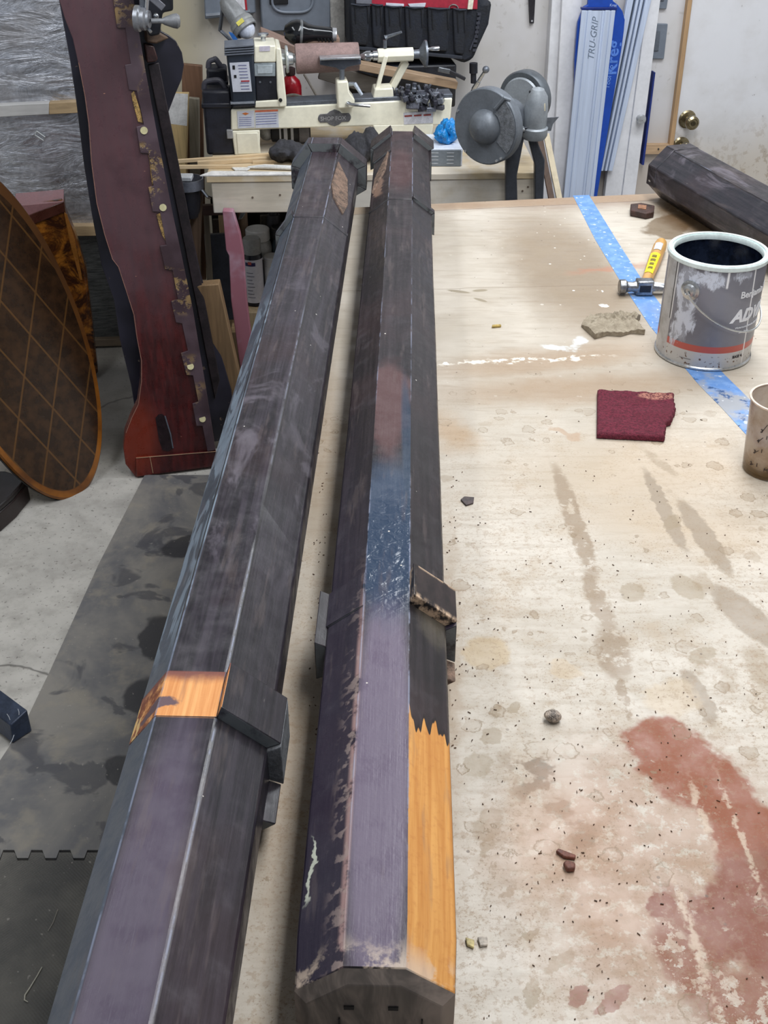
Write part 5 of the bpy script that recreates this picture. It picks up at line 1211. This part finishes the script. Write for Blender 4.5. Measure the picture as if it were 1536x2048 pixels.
def leg(x0, y0, x1, y1, d, nm='stand_leg'): return bar(x0, y0, x1, y1, d, .030, .03, mat((64, 68, 76), .45, .3, .1), nm, gr_)
gst = mat((64, 68, 76), .45, .3, .1)
for pts in ([(1036, 262), (1052, 258), (1034, 352), (1040, 600), (1012, 600), (1012, 320)], [(1052, 262), (1066, 262), (1090, 320), (1086, 420), (1070, 600), (1056, 600), (1070, 420), (1070, 330)]):
    m = B.poly(pts, .03, .06); clampz(m, .012); m.build('stand_leg', gst, gr_, bevel=.003)
B.poly([(1030, 255), (1085, 253), (1085, 263), (1030, 266)], .02, .075).build('mounting_plate', gst, gr_, bevel=.002)
MB().box((gf.x, gf.y, .006), (.22, .16, .012)).build('floor_plate', gst, gr_, bevel=.002)
B.poly([(1028, 256), (1050, 258), (1050, 263), (1026, 261)], .10, .13).build('tool_rest', mat((190, 194, 198), .3, .7), gr_, bevel=.001)
B.poly([(1092, 236), (1118, 234), (1106, 248), (1102, 262), (1090, 262)], .05, .054).build('eye_shield', mat((120, 126, 134), .3, .4), gr_)
# laths leaning right of the grinder
for k, (a, b, c_, d_, m_, lb) in enumerate([(1092, 272, 1122, 420, wood((214, 200, 172), .6, 2, .12), 'pale lath leaning at the right end of the lathe bench'), (1080, 285, 1106, 420, wood((84, 60, 44), .6, 2), 'dark brown lath leaning beside the pale one')]):
    a_, b_ = L.px(a, b, -.14 + k * .0), L.px(c_, d_, -.02); dv = (b_ - a_); ext_ = dv * ((a_.z - .001) / -dv.z); b_ = a_ + ext_; ax = ext_.normalized(); sd = ax.cross(L.n).normalized()
    rot = Matrix((ax, sd, ax.cross(sd))).transposed()
    tag(MB().box((a_ + b_) / 2 + V((0, 0, .006)), ((b_ - a_).length, .018, .010), rot).build('leaning_lath', m_, base=b_, bevel=.001), lb, 'lath')
tag(MB().cyl(onb(853, 330) + V((0, 0, .001)), onb(853, 330) + V((0, 0, .045)), .006).build('bolt', mat((120, 104, 90), .5, .5), base=onb(853, 330)), 'rusty bolt standing between the middle post and the grey box', 'bolt')

# ================================================================ UNDER THE BENCH
SZ = .281
def ons(x, y): return az(x, y, SZ)
def upright(name, lb, quad, d0, d1, m_, cat='board', bv=.002, zmin=.001):
    m = B.poly(quad, d0, d1); clampz(m, zmin); o = m.build(name, m_, base=B.px(quad[-1][0], quad[-1][1], d1), bevel=bv); return tag(o, lb, cat)
# spray can
sc0 = ons(511, 606); spc = thing('spray_can', sc0, 'white and black aerosol spray can with a grey cap, on the shelf under the bench', 'spray can')
zt = lambda y, o=sc0: ay(511, y, o.y - .033).z - sc0.z
sb = sc0 + V((0, 0, .001)); r_ = .032
MB().lathe(sb, (0, 0, 1), [(.001, 0), (r_, 0), (r_ + .001, .003), (r_, .008), (r_, .165), (.026, .176), (.026, .180), (.001, .180)], 36, cap=False).build('body', mat((26, 28, 38), .35), spc)
MB().lathe(sb, (0, 0, 1), [(r_ + .0006, .012), (r_ + .0006, .158)], 36, cap=False).build('label', mat((206, 206, 216), .45, var=.05), spc, label='white label')
MB().lathe(sb, (0, 0, 1), [(.028, .172), (.029, .178), (.029, .215), (.026, .222), (.001, .223)], 36, cap=False).build('cap', mat((150, 152, 152), .45), spc, label='grey cap')
def arc(par, z0, z1, a0, a1, m_, nm, rr=.0012):
    vs = []; n = 10
    for z_ in (z0, z1):
        for k in range(n + 1):
            a = R(a0 + (a1 - a0) * k / n); vs.append(sb + V((math.cos(a) * (r_ + rr), math.sin(a) * (r_ + rr), z_)))
    MB().add(vs, [(k, k + 1, n + 2 + k, n + 1 + k) for k in range(n)]).build(nm, m_, par)
arc(spc, .138, .150, -130, -70, mat((40, 40, 90), .4, bump=0), 'emblem'); arc(spc, .143, .153, -112, -92, mat((190, 90, 80), .4, bump=0), 'emblem', .0016)
for k in range(8): arc(spc, .030 + k * .012, .0325 + k * .012, -125, -80 - (k % 3) * 6, mat((120, 122, 140), .5, bump=0), 'print_line')
MB().tube([sb + V((.034, -.004, .02)), sb + V((.034, -.004, .15))], .003, 6).build('seam', mat((26, 28, 38), .35), spc)
# jars and bottles
def jar(px_, py_, r_, h, cap_r, cap_h, mb_, mc_, lb, nm='jar', cat='jar', back=0.0):
    p = ons(px_, py_) + V((0, back, .001)); j = thing(nm, p, lb, cat)
    MB().lathe(p, (0, 0, 1), [(.001, 0), (r_ * .95, 0), (r_, .006), (r_, h * .86), (r_ * .8, h), (.001, h)], 32, cap=False).build('body', mb_, j)
    MB().lathe(p + V((0, 0, h - .002)), (0, 0, 1), [(cap_r, 0), (cap_r, cap_h - .003), (cap_r - .003, cap_h), (.001, cap_h)], 32, cap=False).build('lid', mc_, j); return j
wpl = mat((206, 206, 206), .4, var=.06, scale=14)
jar(550, 600, .036, .125, .030, .030, wpl, wpl, 'white plastic bottle right of the spray can, half hidden by the left post', 'plastic_bottle', 'bottle')
jar(522, 585, .045, .185, .040, .035, mat((176, 176, 174), .4), wpl, 'pale plastic tub behind the spray can', 'plastic_tub', 'tub', .01)
jar(574, 578, .042, .19, .042, .035, mat((70, 84, 92), .3), mat((24, 26, 30), .4), 'dark blue-grey jar with a black lid behind the left post', 'jar', 'jar', -.01)
jar(556, 566, .024, .25, .016, .03, mat((44, 44, 50), .5), mat((30, 30, 34), .5), 'slim dark bottle at the back of the shelf behind the pale tub', 'bottle', 'bottle', -.03)
q_ = ons(498, 588); tag(MB().cyl(q_ + V((-.01, .05, .001)), q_ + V((-.01, .05, .30)), .017, .016, 20).build('wood_roller', wood((146, 124, 104), .7, 2), base=q_, bevel=.002), 'upright round wooden roller left of the pale tub', 'roller')
# boards leaning under and beside the bench
upright('square_timber', 'short stout pale timber with rough sawn top, leaning left of the bench shelf', [(392, 572), (438, 568), (500, 850), (452, 850)], .045, .085, wood((132, 106, 76), .7, 2, .25), 'timber', .003)
pinkm = G('pink_stained_board', .6); P = pinkm.obj(); n1 = pinkm.noise(P, 6, 4, .6); x, y, z = pinkm.sep(P)
pinkm.bump(n1, .2, .003); pinkmat = pinkm.out(pinkm.mix(pinkm.st(n1 + (z - .25) * .25, .4, .6), sr(150, 96, 110), sr(176, 150, 166)))
upright('pink_board', 'narrow pink-stained curved board standing in front of the bench shelf', [(445, 422), (466, 423), (480, 470), (487, 510), (493, 600), (505, 700), (535, 880), (505, 880), (478, 720), (462, 600), (458, 512), (452, 500)], .006, .036, pinkmat)
upright('plywood_offcut', 'dark grey-blue plywood piece under the bench, left of the pink board', [(408, 470), (452, 468), (480, 640), (420, 640)], -.20, -.185, mat((52, 56, 66), .5, var=.15))

upright('thin_batten', 'thin weathered batten left of the dark plywood piece under the bench', [(407, 430), (417, 430), (430, 640), (418, 640)], -.16, -.14, wood((104, 96, 84), .8, 2))
upright('rough_stick', 'rough brown bark-edged stick beside the red board, below the clamp', [(384, 375), (406, 380), (402, 450), (398, 560), (408, 640), (385, 640), (378, 500)], -.10, -.07, wood((92, 74, 60), .9, 2, .4))
upright('white_topped_stud', 'upright pale stud with white painted upper part, left of the tool cases', [(339, 190), (376, 190), (372, 332), (384, 560), (352, 560)], -.46, -.42, wood((198, 172, 124), .6, 2, .2))
upright('grey_batten', 'grey batten right of the white topped stud', [(377, 196), (398, 198), (402, 560), (384, 560)], -.49, -.47, wood((140, 134, 120), .7, 2))
upright('brown_board', 'brown board behind the stud left of the tool cases', [(363, 128), (404, 132), (412, 560), (370, 560)], -.52, -.50, wood((112, 82, 62), .6, 2))
tag(B.poly([(339, 186), (376, 188), (374, 252), (336, 247)], -.42, -.4195).build('white_paper', mat((222, 222, 222), .6), base=B.px(355, 250, -.42)), 'white paper wrapped round the top of the upright stud', 'paper')
upright('bracket_board', 'dark reddish board just under the bench top at its left end', [(403, 412), (470, 410), (470, 430), (405, 432)], -.12, -.10, wood((74, 52, 46), .7, 0))
upright('metal_strut', 'short grey metal strut slanting under the bench top', [(486, 414), (498, 415), (484, 438), (476, 440)], -.10, -.09, mat((130, 138, 142), .35, .7))
upright('added_shade_panel', 'added dark panel that keeps the space under the lathe bench dark', [(420, 395), (1050, 380), (1030, 640), (440, 660)], -.58, -.57, mat((34, 31, 30), .8, var=.3))  # panel added so the space under the bench stays dark
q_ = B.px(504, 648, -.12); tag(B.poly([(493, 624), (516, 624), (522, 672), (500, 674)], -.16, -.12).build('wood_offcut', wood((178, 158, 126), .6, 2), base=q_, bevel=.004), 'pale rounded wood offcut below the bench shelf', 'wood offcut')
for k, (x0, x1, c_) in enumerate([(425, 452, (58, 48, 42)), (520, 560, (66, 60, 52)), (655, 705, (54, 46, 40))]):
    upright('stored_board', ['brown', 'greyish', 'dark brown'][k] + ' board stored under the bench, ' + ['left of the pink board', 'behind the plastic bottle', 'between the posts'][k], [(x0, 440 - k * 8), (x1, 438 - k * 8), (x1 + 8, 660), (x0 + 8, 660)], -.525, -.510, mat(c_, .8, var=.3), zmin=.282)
cord = [W.px(333, 275, .03), W.px(352, 290, .05), W.px(375, 303, .08), W.px(405, 312, .12)]
tag(MB().tube(smooth_path(cord), .003, 6).build('thin_cable', mat((96, 90, 82), .6), base=cord[0]), 'thin grey cable hanging between the dark board and the tool case', 'cable')
# grey clamp ring at the left end of the bench
rc_ = B.px(374, 366, -.04)
cr = thing('hose_clamp', rc_ - V((0, 0, .09)), 'grey metal band clamp with a black housing hanging at the left end of the bench', 'clamp')
vs = []; n = 30
for zz in (-.014, .014):
    for rr in (.040, .043):
        for k in range(n + 1):
            a = R(-180 + 300 * k / n); vs.append(rc_ + V((math.cos(a) * rr * 1.1, math.sin(a) * rr, zz)))
fs = []; S_ = n + 1
for k in range(n): fs += [(k, k + 1, S_ + k + 1, S_ + k), (2 * S_ + k, 3 * S_ + k, 3 * S_ + k + 1, 2 * S_ + k + 1), (S_ + k, S_ + k + 1, 3 * S_ + k + 1, 3 * S_ + k), (k, 2 * S_ + k, 2 * S_ + k + 1, k + 1)]
MB().add(vs, fs).build('band', mat((112, 116, 128), .4, .4), cr)
MB().lathe(rc_ - V((0, 0, .10)), (0, 0, 1), [(.001, 0), (.022, .002), (.030, .02), (.034, .05), (.034, .085), (.001, .085)], 24, cap=False).build('housing', cblk, cr)
MB().box(rc_ + V((-.008, .0, .016)), (.05, .04, .012)).build('plate', mat((190, 194, 200), .4), cr, bevel=.002)
MB().tube([rc_ + V((.038, -.01, -.01)), rc_ + V((.055, -.01, -.035)), rc_ + V((.060, .01, -.045))], .005, 8).build('screw_arm', chrome, cr)

# ================================================================ RED SCALLOPED BOARD AND ITS NEIGHBOURS
p0, p1 = az(272, 955, 0), az(434, 934, 0); RA = math.atan2(p1.y - p0.y, p1.x - p0.x)
RB = Plane((p0.x, p0.y, 0.002), RA, R(6))
rb_ = thing('red_scalloped_board', RB.at(.12, 0, -.02), 'tall dark red board with a curved left edge and a chipped notched strip', 'board')
g = G('dark_red_varnish', .28); P = g.obj(); x, y, z = g.sep(P)
gr = g.noise(g.map(P, sc=(1, 1, .1)), 60, 4, .65); n1 = g.noise(P, 4, 4, .6); n2 = g.noise(P, 30, 4, .65)
col = g.mix(g.st(gr, .35, .7), sr(54, 20, 21), sr(84, 30, 30))
col = g.mix(g.st(z + n1 * .9, .75, 1.15) * .75, col, sr(92, 68, 74))
col = g.mix(g.st(n1, .5, .66) * .5, col, sr(52, 34, 40))
col = g.mix(g.blob(g.comb(x, z, 0), -.10, .13, .06, .12, 0, .5) * .6, col, sr(128, 46, 22))
sv = g.vor(g.map(P, sc=(1, 1, 3.5)), 26); svc = g.sep(g.vor(g.map(P, sc=(1, 1, 3.5)), 26, out='Color'))
col = g.mix(g.st(sv - svc[0] * .05, 0, .05, 1, 0) * g.st(svc[1], .78, .8) * .8, col, sr(206, 150, 120))
scr = g.st(g.vor(g.map(P, sc=(.25, .25, 3)), 30), .03, .0); col = g.mix(scr * .5, col, sr(60, 36, 36))
g.bump(gr * .4 + n2 * .3, .15, .002); redm = g.out(col, g.st(n2, .3, .7, .22, .45))
Lf = [(455, 0), (500, 150), (560, 300), (600, 480), (650, 740), (680, 960), (700, 1250), (740, 1560), (800, 1800), (860, 1990)]
Lf = [(a / 3.84, b / 3.84) for a, b in Lf] + [(236, 534), (253, 586), (267, 630), (273, 675), (282, 722), (282, 763), (276, 808), (263, 835), (251, 866), (247, 897), (251, 928), (272, 955)]
Rf = [(268, 0), (289, 130), (315, 273), (346, 430), (359, 490), (386, 620), (415, 794), (432, 903), (434, 933)]
top_ext = [(252, -75), (102, -75)]
RB.poly(Rf[::-1] + top_ext + Lf, -.045, .0).build('board', redm, rb_, bevel=.0015)
strp = [(268, 0), (289, 130), (315, 273), (346, 430), (359, 490), (386, 620), (415, 794), (431, 900), (415, 903), (405, 852), (393, 852), (385, 808), (397, 804), (386, 751), (373, 750), (362, 707), (376, 702), (364, 647), (352, 645), (342, 603), (356, 599), (345, 541), (330, 538), (320, 492), (333, 490), (320, 424), (305, 423), (297, 375), (307, 372), (297, 307), (281, 306), (273, 254), (288, 250), (273, 182), (258, 180), (250, 130), (262, 128), (251, 56), (234, 56), (227, 3), (222, -75), (252, -75)]
g = G('notched_strip', .4); P = g.obj(); x, y, z = g.sep(P); n2 = g.noise(P, 36, 5, .7); n1 = g.noise(P, 8, 3)
col = g.mix(g.st(n1, .35, .65), sr(60, 44, 50), sr(88, 72, 80))
chp = g.st(n2, .47, .56) * g.st(g.noise(g.map(P, loc=(3, 0, .4)), 5.5, 2), .54, .62); col = g.mix(chp * .8, col, sr(158, 130, 84))
g.bump(n2 * .5 - chp, .4, .004); strm = g.out(col)
RB.poly(strp, -.002, .006).build('notched_strip', strm, rb_, bevel=.001)
ycr = mat((176, 142, 84), .7, var=.4, scale=90, bump=1.0)
for pts in ([(262, 188), (268, 182), (281, 222), (286, 246), (276, 244), (268, 214)], [(297, 310), (303, 308), (316, 316), (312, 328), (300, 330)], [(313, 430), (321, 426), (327, 452), (331, 482), (324, 470), (318, 450)], [(305, 372), (307, 345), (303, 330), (300, 332), (303, 360)]):
    RB.poly(pts, -.001, .0045).build('bare_chip', ycr, rb_, bevel=.001, label='bare yellow torn wood')
for x_, y_ in [(288, 261), (326, 415), (381, 733), (405, 838)]:
    MB().cyl(RB.px(x_, y_, .004), RB.px(x_, y_, .008), .0095, n=24).build('plug', mat((196, 188, 146), .5, bump=0), rb_, label='round cream plug')
gsl = [RB.px(*p, .0012) for p in [(311, 836), (317, 829), (325, 828), (332, 836), (342, 872), (346, 897), (337, 903), (325, 900), (318, 880)]]
MB().prism(gsl, RB.n * -.001).build('routed_slot', mat((34, 22, 26), .25, var=.3), rb_, label='dark routed slot')
MB().tube([RB.px(*p, .001) for p in [(330, 832), (341, 868), (346, 896)]], .002, 6).build('slot_edge', mat((86, 92, 104), .3), rb_)
RB.poly([(272, 916), (432, 903), (434, 932), (273, 954)], -.01, .010).build('bottom_cleat', redm, rb_, bevel=.002)
for a, b in [((272, 916), (432, 903)), ((300, 914), (306, 946))]: MB().tube([RB.px(*a, .0105), RB.px(*b, .0105)], .0010, 6).build('worn_edge', mat((170, 140, 110), .7), rb_)
# light worn line on the curved edge
MB().tube([RB.px(x_ + 1, y_, .0004) for x_, y_ in Lf[3:-3]], .0009, 5).build('worn_edge', mat((150, 110, 96), .7), rb_)
# darker board behind
DBp = Plane(tuple(RB.at(0, 0, -.10)), RA, R(6))
g = G('black_varnish', .3); P = g.obj(); n2 = g.noise(P, 30, 4, .7); n1 = g.noise(P, 4, 3)
col = g.mix(g.st(n1, .4, .6), sr(26, 24, 34), sr(48, 46, 60)); col = g.mix(g.st(n2, .66, .70) * .6, col, sr(140, 120, 104)); g.bump(n2, .1, .002); dbm = g.out(col)
db = thing('dark_curved_board', DBp.at(.15, 0, -.02), 'tall blackish board with a bulging right edge standing behind the red one', 'board')
dl = [(112, -75), (118, 0), (140, 120), (152, 200), (168, 330), (184, 430), (203, 530), (228, 600), (240, 680), (262, 770), (275, 850), (300, 905)]
dr = [(452, 880), (468, 830), (463, 780), (440, 700), (418, 610), (400, 540), (385, 470), (368, 390), (348, 300), (334, 232), (350, 190), (363, 160), (368, 130), (364, 105), (352, 82), (340, 72), (322, 62), (318, 0), (316, -75)]
bot = [DBp.px(x_, y_, 0) for x_, y_ in dl + dr]
for p in bot: p.z = max(p.z, .002)
MB().prism(bot, DBp.n * -.035).build('board', dbm, db, bevel=.002)
DBp.poly([(289, 88), (308, 92), (316, 118), (312, 124), (294, 126)], .0, .045).build('block', mat((60, 34, 32), .4, var=.3), db, bevel=.003, label='dark red glue block')
MB().prism([DBp.px(x_, y_, .0) for x_, y_ in [(282, 0), (312, 60), (335, 73), (310, 84), (290, 82)]], DBp.n * .05).build('bracket', mat((92, 72, 56), .6, var=.3), db, bevel=.004, label='brown curved bracket')
DBp.poly([(296, 130), (318, 125), (372, 400), (440, 760), (430, 800), (395, 620)], .0, .012).build('batten', mat((40, 32, 36), .35, var=.3), db, bevel=.002)
# machine handle above
HPn = Plane(tuple(DBp.at(0, 0, .06)), RA, 0)
hc = HPn.px(288, 38, .03)
mh = thing('lever_handle', hc, 'grey metal hub and lever with a pear-shaped knob above the dark boards', 'machine handle')
hax = (HPn.u * .93 + V((0, 0, -.05)) + HPn.n * .35).normalized()
MB().lathe(hc - hax * .02, hax, [(.001, 0), (.030, 0), (.030, .010), (.026, .014), (.026, .024), (.020, .028), (.020, .034), (.001, .036)], 32, cap=False).build('hub', mat((150, 152, 158), .35, .6), mh)
h0 = HPn.px(302, 42, .04); h1 = HPn.px(361, 42, .04); dv = h1 - h0; ll = dv.length
MB().lathe(h0, dv, [(.006, 0), (.006, ll * .38), (.009, ll * .45), (.016, ll * .75), (.0175, ll * .88), (.013, ll * .97), (.001, ll)], 28).build('lever', mat((136, 138, 142), .45, .4), mh)
MB().tube([HPn.px(292, 30, .03), HPn.px(298, -60, .03)], .005, 8).build('rod', chrome, mh); MB().tube([HPn.px(286, 28, .02), HPn.px(283, -60, .02)], .008, 8).build('rod', iron, mh)
MB().tube([HPn.px(295, 55, .035), HPn.px(302, 64, .045)], .004, 8).build('pin', chrome, mh)
HPn.poly([(290, -60), (346, -60), (347, 22), (326, 26), (320, 70), (300, 74), (292, 60)], -.12, -.01).build('machine_body', mat((26, 28, 36), .45, var=.2), mh, bevel=.005)
bar(300, -8, 327, 16, .06, .016, .01, mat((130, 132, 140), .35, .5), 'plate', mh, HPn); MB().ball(HPn.px(312, 32, .02), .007).build('ball_end', chrome, mh)

# ================================================================ OVAL INLAID TABLE TOP, BURL PEDESTAL, STEEL BAR
po = az(150, 988, 0); OV = Plane((po.x, po.y, .012), R(50), R(20))
g = G('inlaid_tabletop', .25); P = g.obj()
# plane coordinates of the top (object origin = contact point)
um = g.va(P, tuple(OV.u), 'DOT_PRODUCT'); x_ = um
um = S(g, um.k.node.outputs['Value']); vm = g.va(P, tuple(OV.v), 'DOT_PRODUCT'); vm = S(g, vm.k.node.outputs['Value'])
gr = g.noise(P, 30, 4, .6); n1 = g.noise(P, 6, 4, .6)
base_ = g.mix(g.st(gr, .35, .7), sr(40, 26, 16), sr(60, 40, 24))
def lines(s_, sp, off, wd): 
    f = g.m('FRACT', (s_ + off) / sp); return g.st(g.m('ABSOLUTE', f - .5), wd, wd * .55)
l1 = lines(vm * .42 + um * 1.0, .105, .02, .034); l2 = lines(vm * .62 - um * 1.0, .118, .05, .034)
er = g.va(g.comb((um - .004) / .216, (vm - .468) / .49, 0), 0, 'LENGTH')
inside = g.st(er, .925, .915)
col = g.mix(g.mx(l1, l2) * .75 * g.st(er, .925, .915), base_, sr(96, 66, 34))
rimc = g.mix(g.st(n1, .35, .65), sr(84, 48, 18), sr(138, 84, 28)); rimc = g.mix(g.st(vm, .2, .6) * .8, rimc, sr(70, 48, 32)); col = g.mix(g.st(er, .915, .925), col, rimc)
g.bump(gr, .06, .001); ovm = g.out(col)
ovt = thing('oval_tabletop', po, 'dark oval table top with diamond lattice inlay, standing on edge at the left', 'table top')
def ovp(s_, d): return [OV.at(.004 + .216 * s_ * math.cos(t), .468 + .49 * s_ * math.sin(t), d) for t in [2 * math.pi * k / 96 for k in range(96)]]
m = MB(); A_, B_, C_, D_ = ovp(.985, .0), ovp(1.0, -.006), ovp(1.0, -.022), ovp(.97, -.032)
n = 96; m.add(A_ + B_ + C_ + D_, [tuple(range(n))[::-1], tuple(range(3 * n, 4 * n))] + [(j * n + i, j * n + (i + 1) % n, (j + 1) * n + (i + 1) % n, (j + 1) * n + i) for j in range(3) for i in range(n)])
m.build('top', ovm, ovt, smooth=30)
m = MB(); B2, C2 = ovp(1.004, -.009), ovp(1.004, -.021); m.add(B2 + C2 + ovp(.99, -.009) + ovp(.99, -.021), [(i, (i + 1) % n, n + (i + 1) % n, n + i) for i in range(n)]); m.build('edge_band', mat((74, 74, 72), .5, var=.2), ovt, label='grey edge band')
# burl veneered leg behind
g = G('burl_veneer', .22); P = g.obj(); n1 = g.noise(P, 9, 5, .7, 2.0); n2 = g.noise(P, 30, 4, .6, 1.0)
g.bump(n2, .05, .001); burl = g.out(g.mix(g.st(n1, .4, .62), sr(52, 26, 14), g.mix(g.st(n2, .4, .6), sr(120, 68, 22), sr(160, 100, 34))))
pq = az(187, 760, 0); BPl = Plane((pq.x - .02, pq.y, 0.002), R(12), R(2))
bl_ = thing('burl_pedestal', BPl.at(.15, 0, -.05), 'shiny burl veneer table pedestal tapering downwards behind the oval top', 'pedestal')
pts = [(28, 412), (128, 400), (131, 425), (150, 470), (172, 540), (184, 640), (196, 745), (186, 758), (150, 660), (90, 520)]
BPl.poly(pts, -.07, .0).build('leg', burl, bl_, bevel=.008)
BPl.poly([(48, 434), (128, 403), (130, 424), (60, 452)], -.001, .006).build('dark_moulding', mat((74, 36, 26), .3), bl_, bevel=.002)
m = MB(); m.prism([BPl.px(x_, y_, .004) + V((0, 0, .0)) for x_, y_ in [(28, 412), (52, 436), (128, 403)]], BPl.n * -.10 + V((0, 0, .012)))
m.build('top_face', mat((150, 108, 110), .4, var=.1), bl_, bevel=.002, label='dull pinkish top face')
BPl.poly([(128, 425), (134, 428), (150, 480), (165, 560), (160, 560), (140, 485)], .0, .003).build('edge_line', mat((150, 96, 40), .3), bl_)
pl_pts = [az(*q, 0) for q in [(-160, 1085), (2, 1064), (34, 1035), (62, 1000), (20, 985), (-160, 985)]]  # low dark slab added to stand in for the oval top's shadow
ch = thing('shade_slab', sum(pl_pts, V()) / 6, 'added low dark slab standing in for the shade under the oval table top', 'slab')
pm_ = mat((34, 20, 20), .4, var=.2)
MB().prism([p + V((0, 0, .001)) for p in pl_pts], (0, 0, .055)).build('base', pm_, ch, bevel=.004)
MB().prism([p + V((0, 0, .057)) for p in pl_pts], (0, 0, .018)).build('slab_top', mat((24, 18, 18), .4), ch, bevel=.006)
# steel bar end at the far left
s0, s1, s2, s3 = az(-60, 1335, .05), az(55, 1418, .05), az(38, 1508, .0105), az(-60, 1452, .0105)
sbz = thing('steel_beam', az(20, 1460, 0), 'end of a dark blue-grey square steel beam on the floor at the left edge', 'steel beam')
e1 = az(55, 1420, .072); e0 = az(-90, 1312, .072); dv = (e0 - e1); dv.normalize(); sd = V((dv.y, -dv.x, 0)); 
if sd.y > 0: sd = -sd
sm = mat((54, 64, 84), .4, .3, .2, 20, .1); 
a = e1; q = [a, a + sd * .045 + V((0, 0, -.012)), a + sd * .050 + V((0, 0, -.062)), a + V((0, 0, -.062))]
m = MB(); m.prism(q, dv * .7); m.build('beam', sm, sbz, bevel=.003)
for k, (xa, ya, xb, yb) in enumerate([(14, 1428, 20, 1440), (36, 1418, 38, 1430), (28, 1470, 20, 1488)]):
    pp = [az(xa, ya, .075), az((xa + xb) / 2 + 1, (ya + yb) / 2, .074), az(xb, yb, .070)]
    MB().tube(pp, .0007, 5).build('scratch_fibre', mat((170, 174, 180), .5, bump=0), sbz)
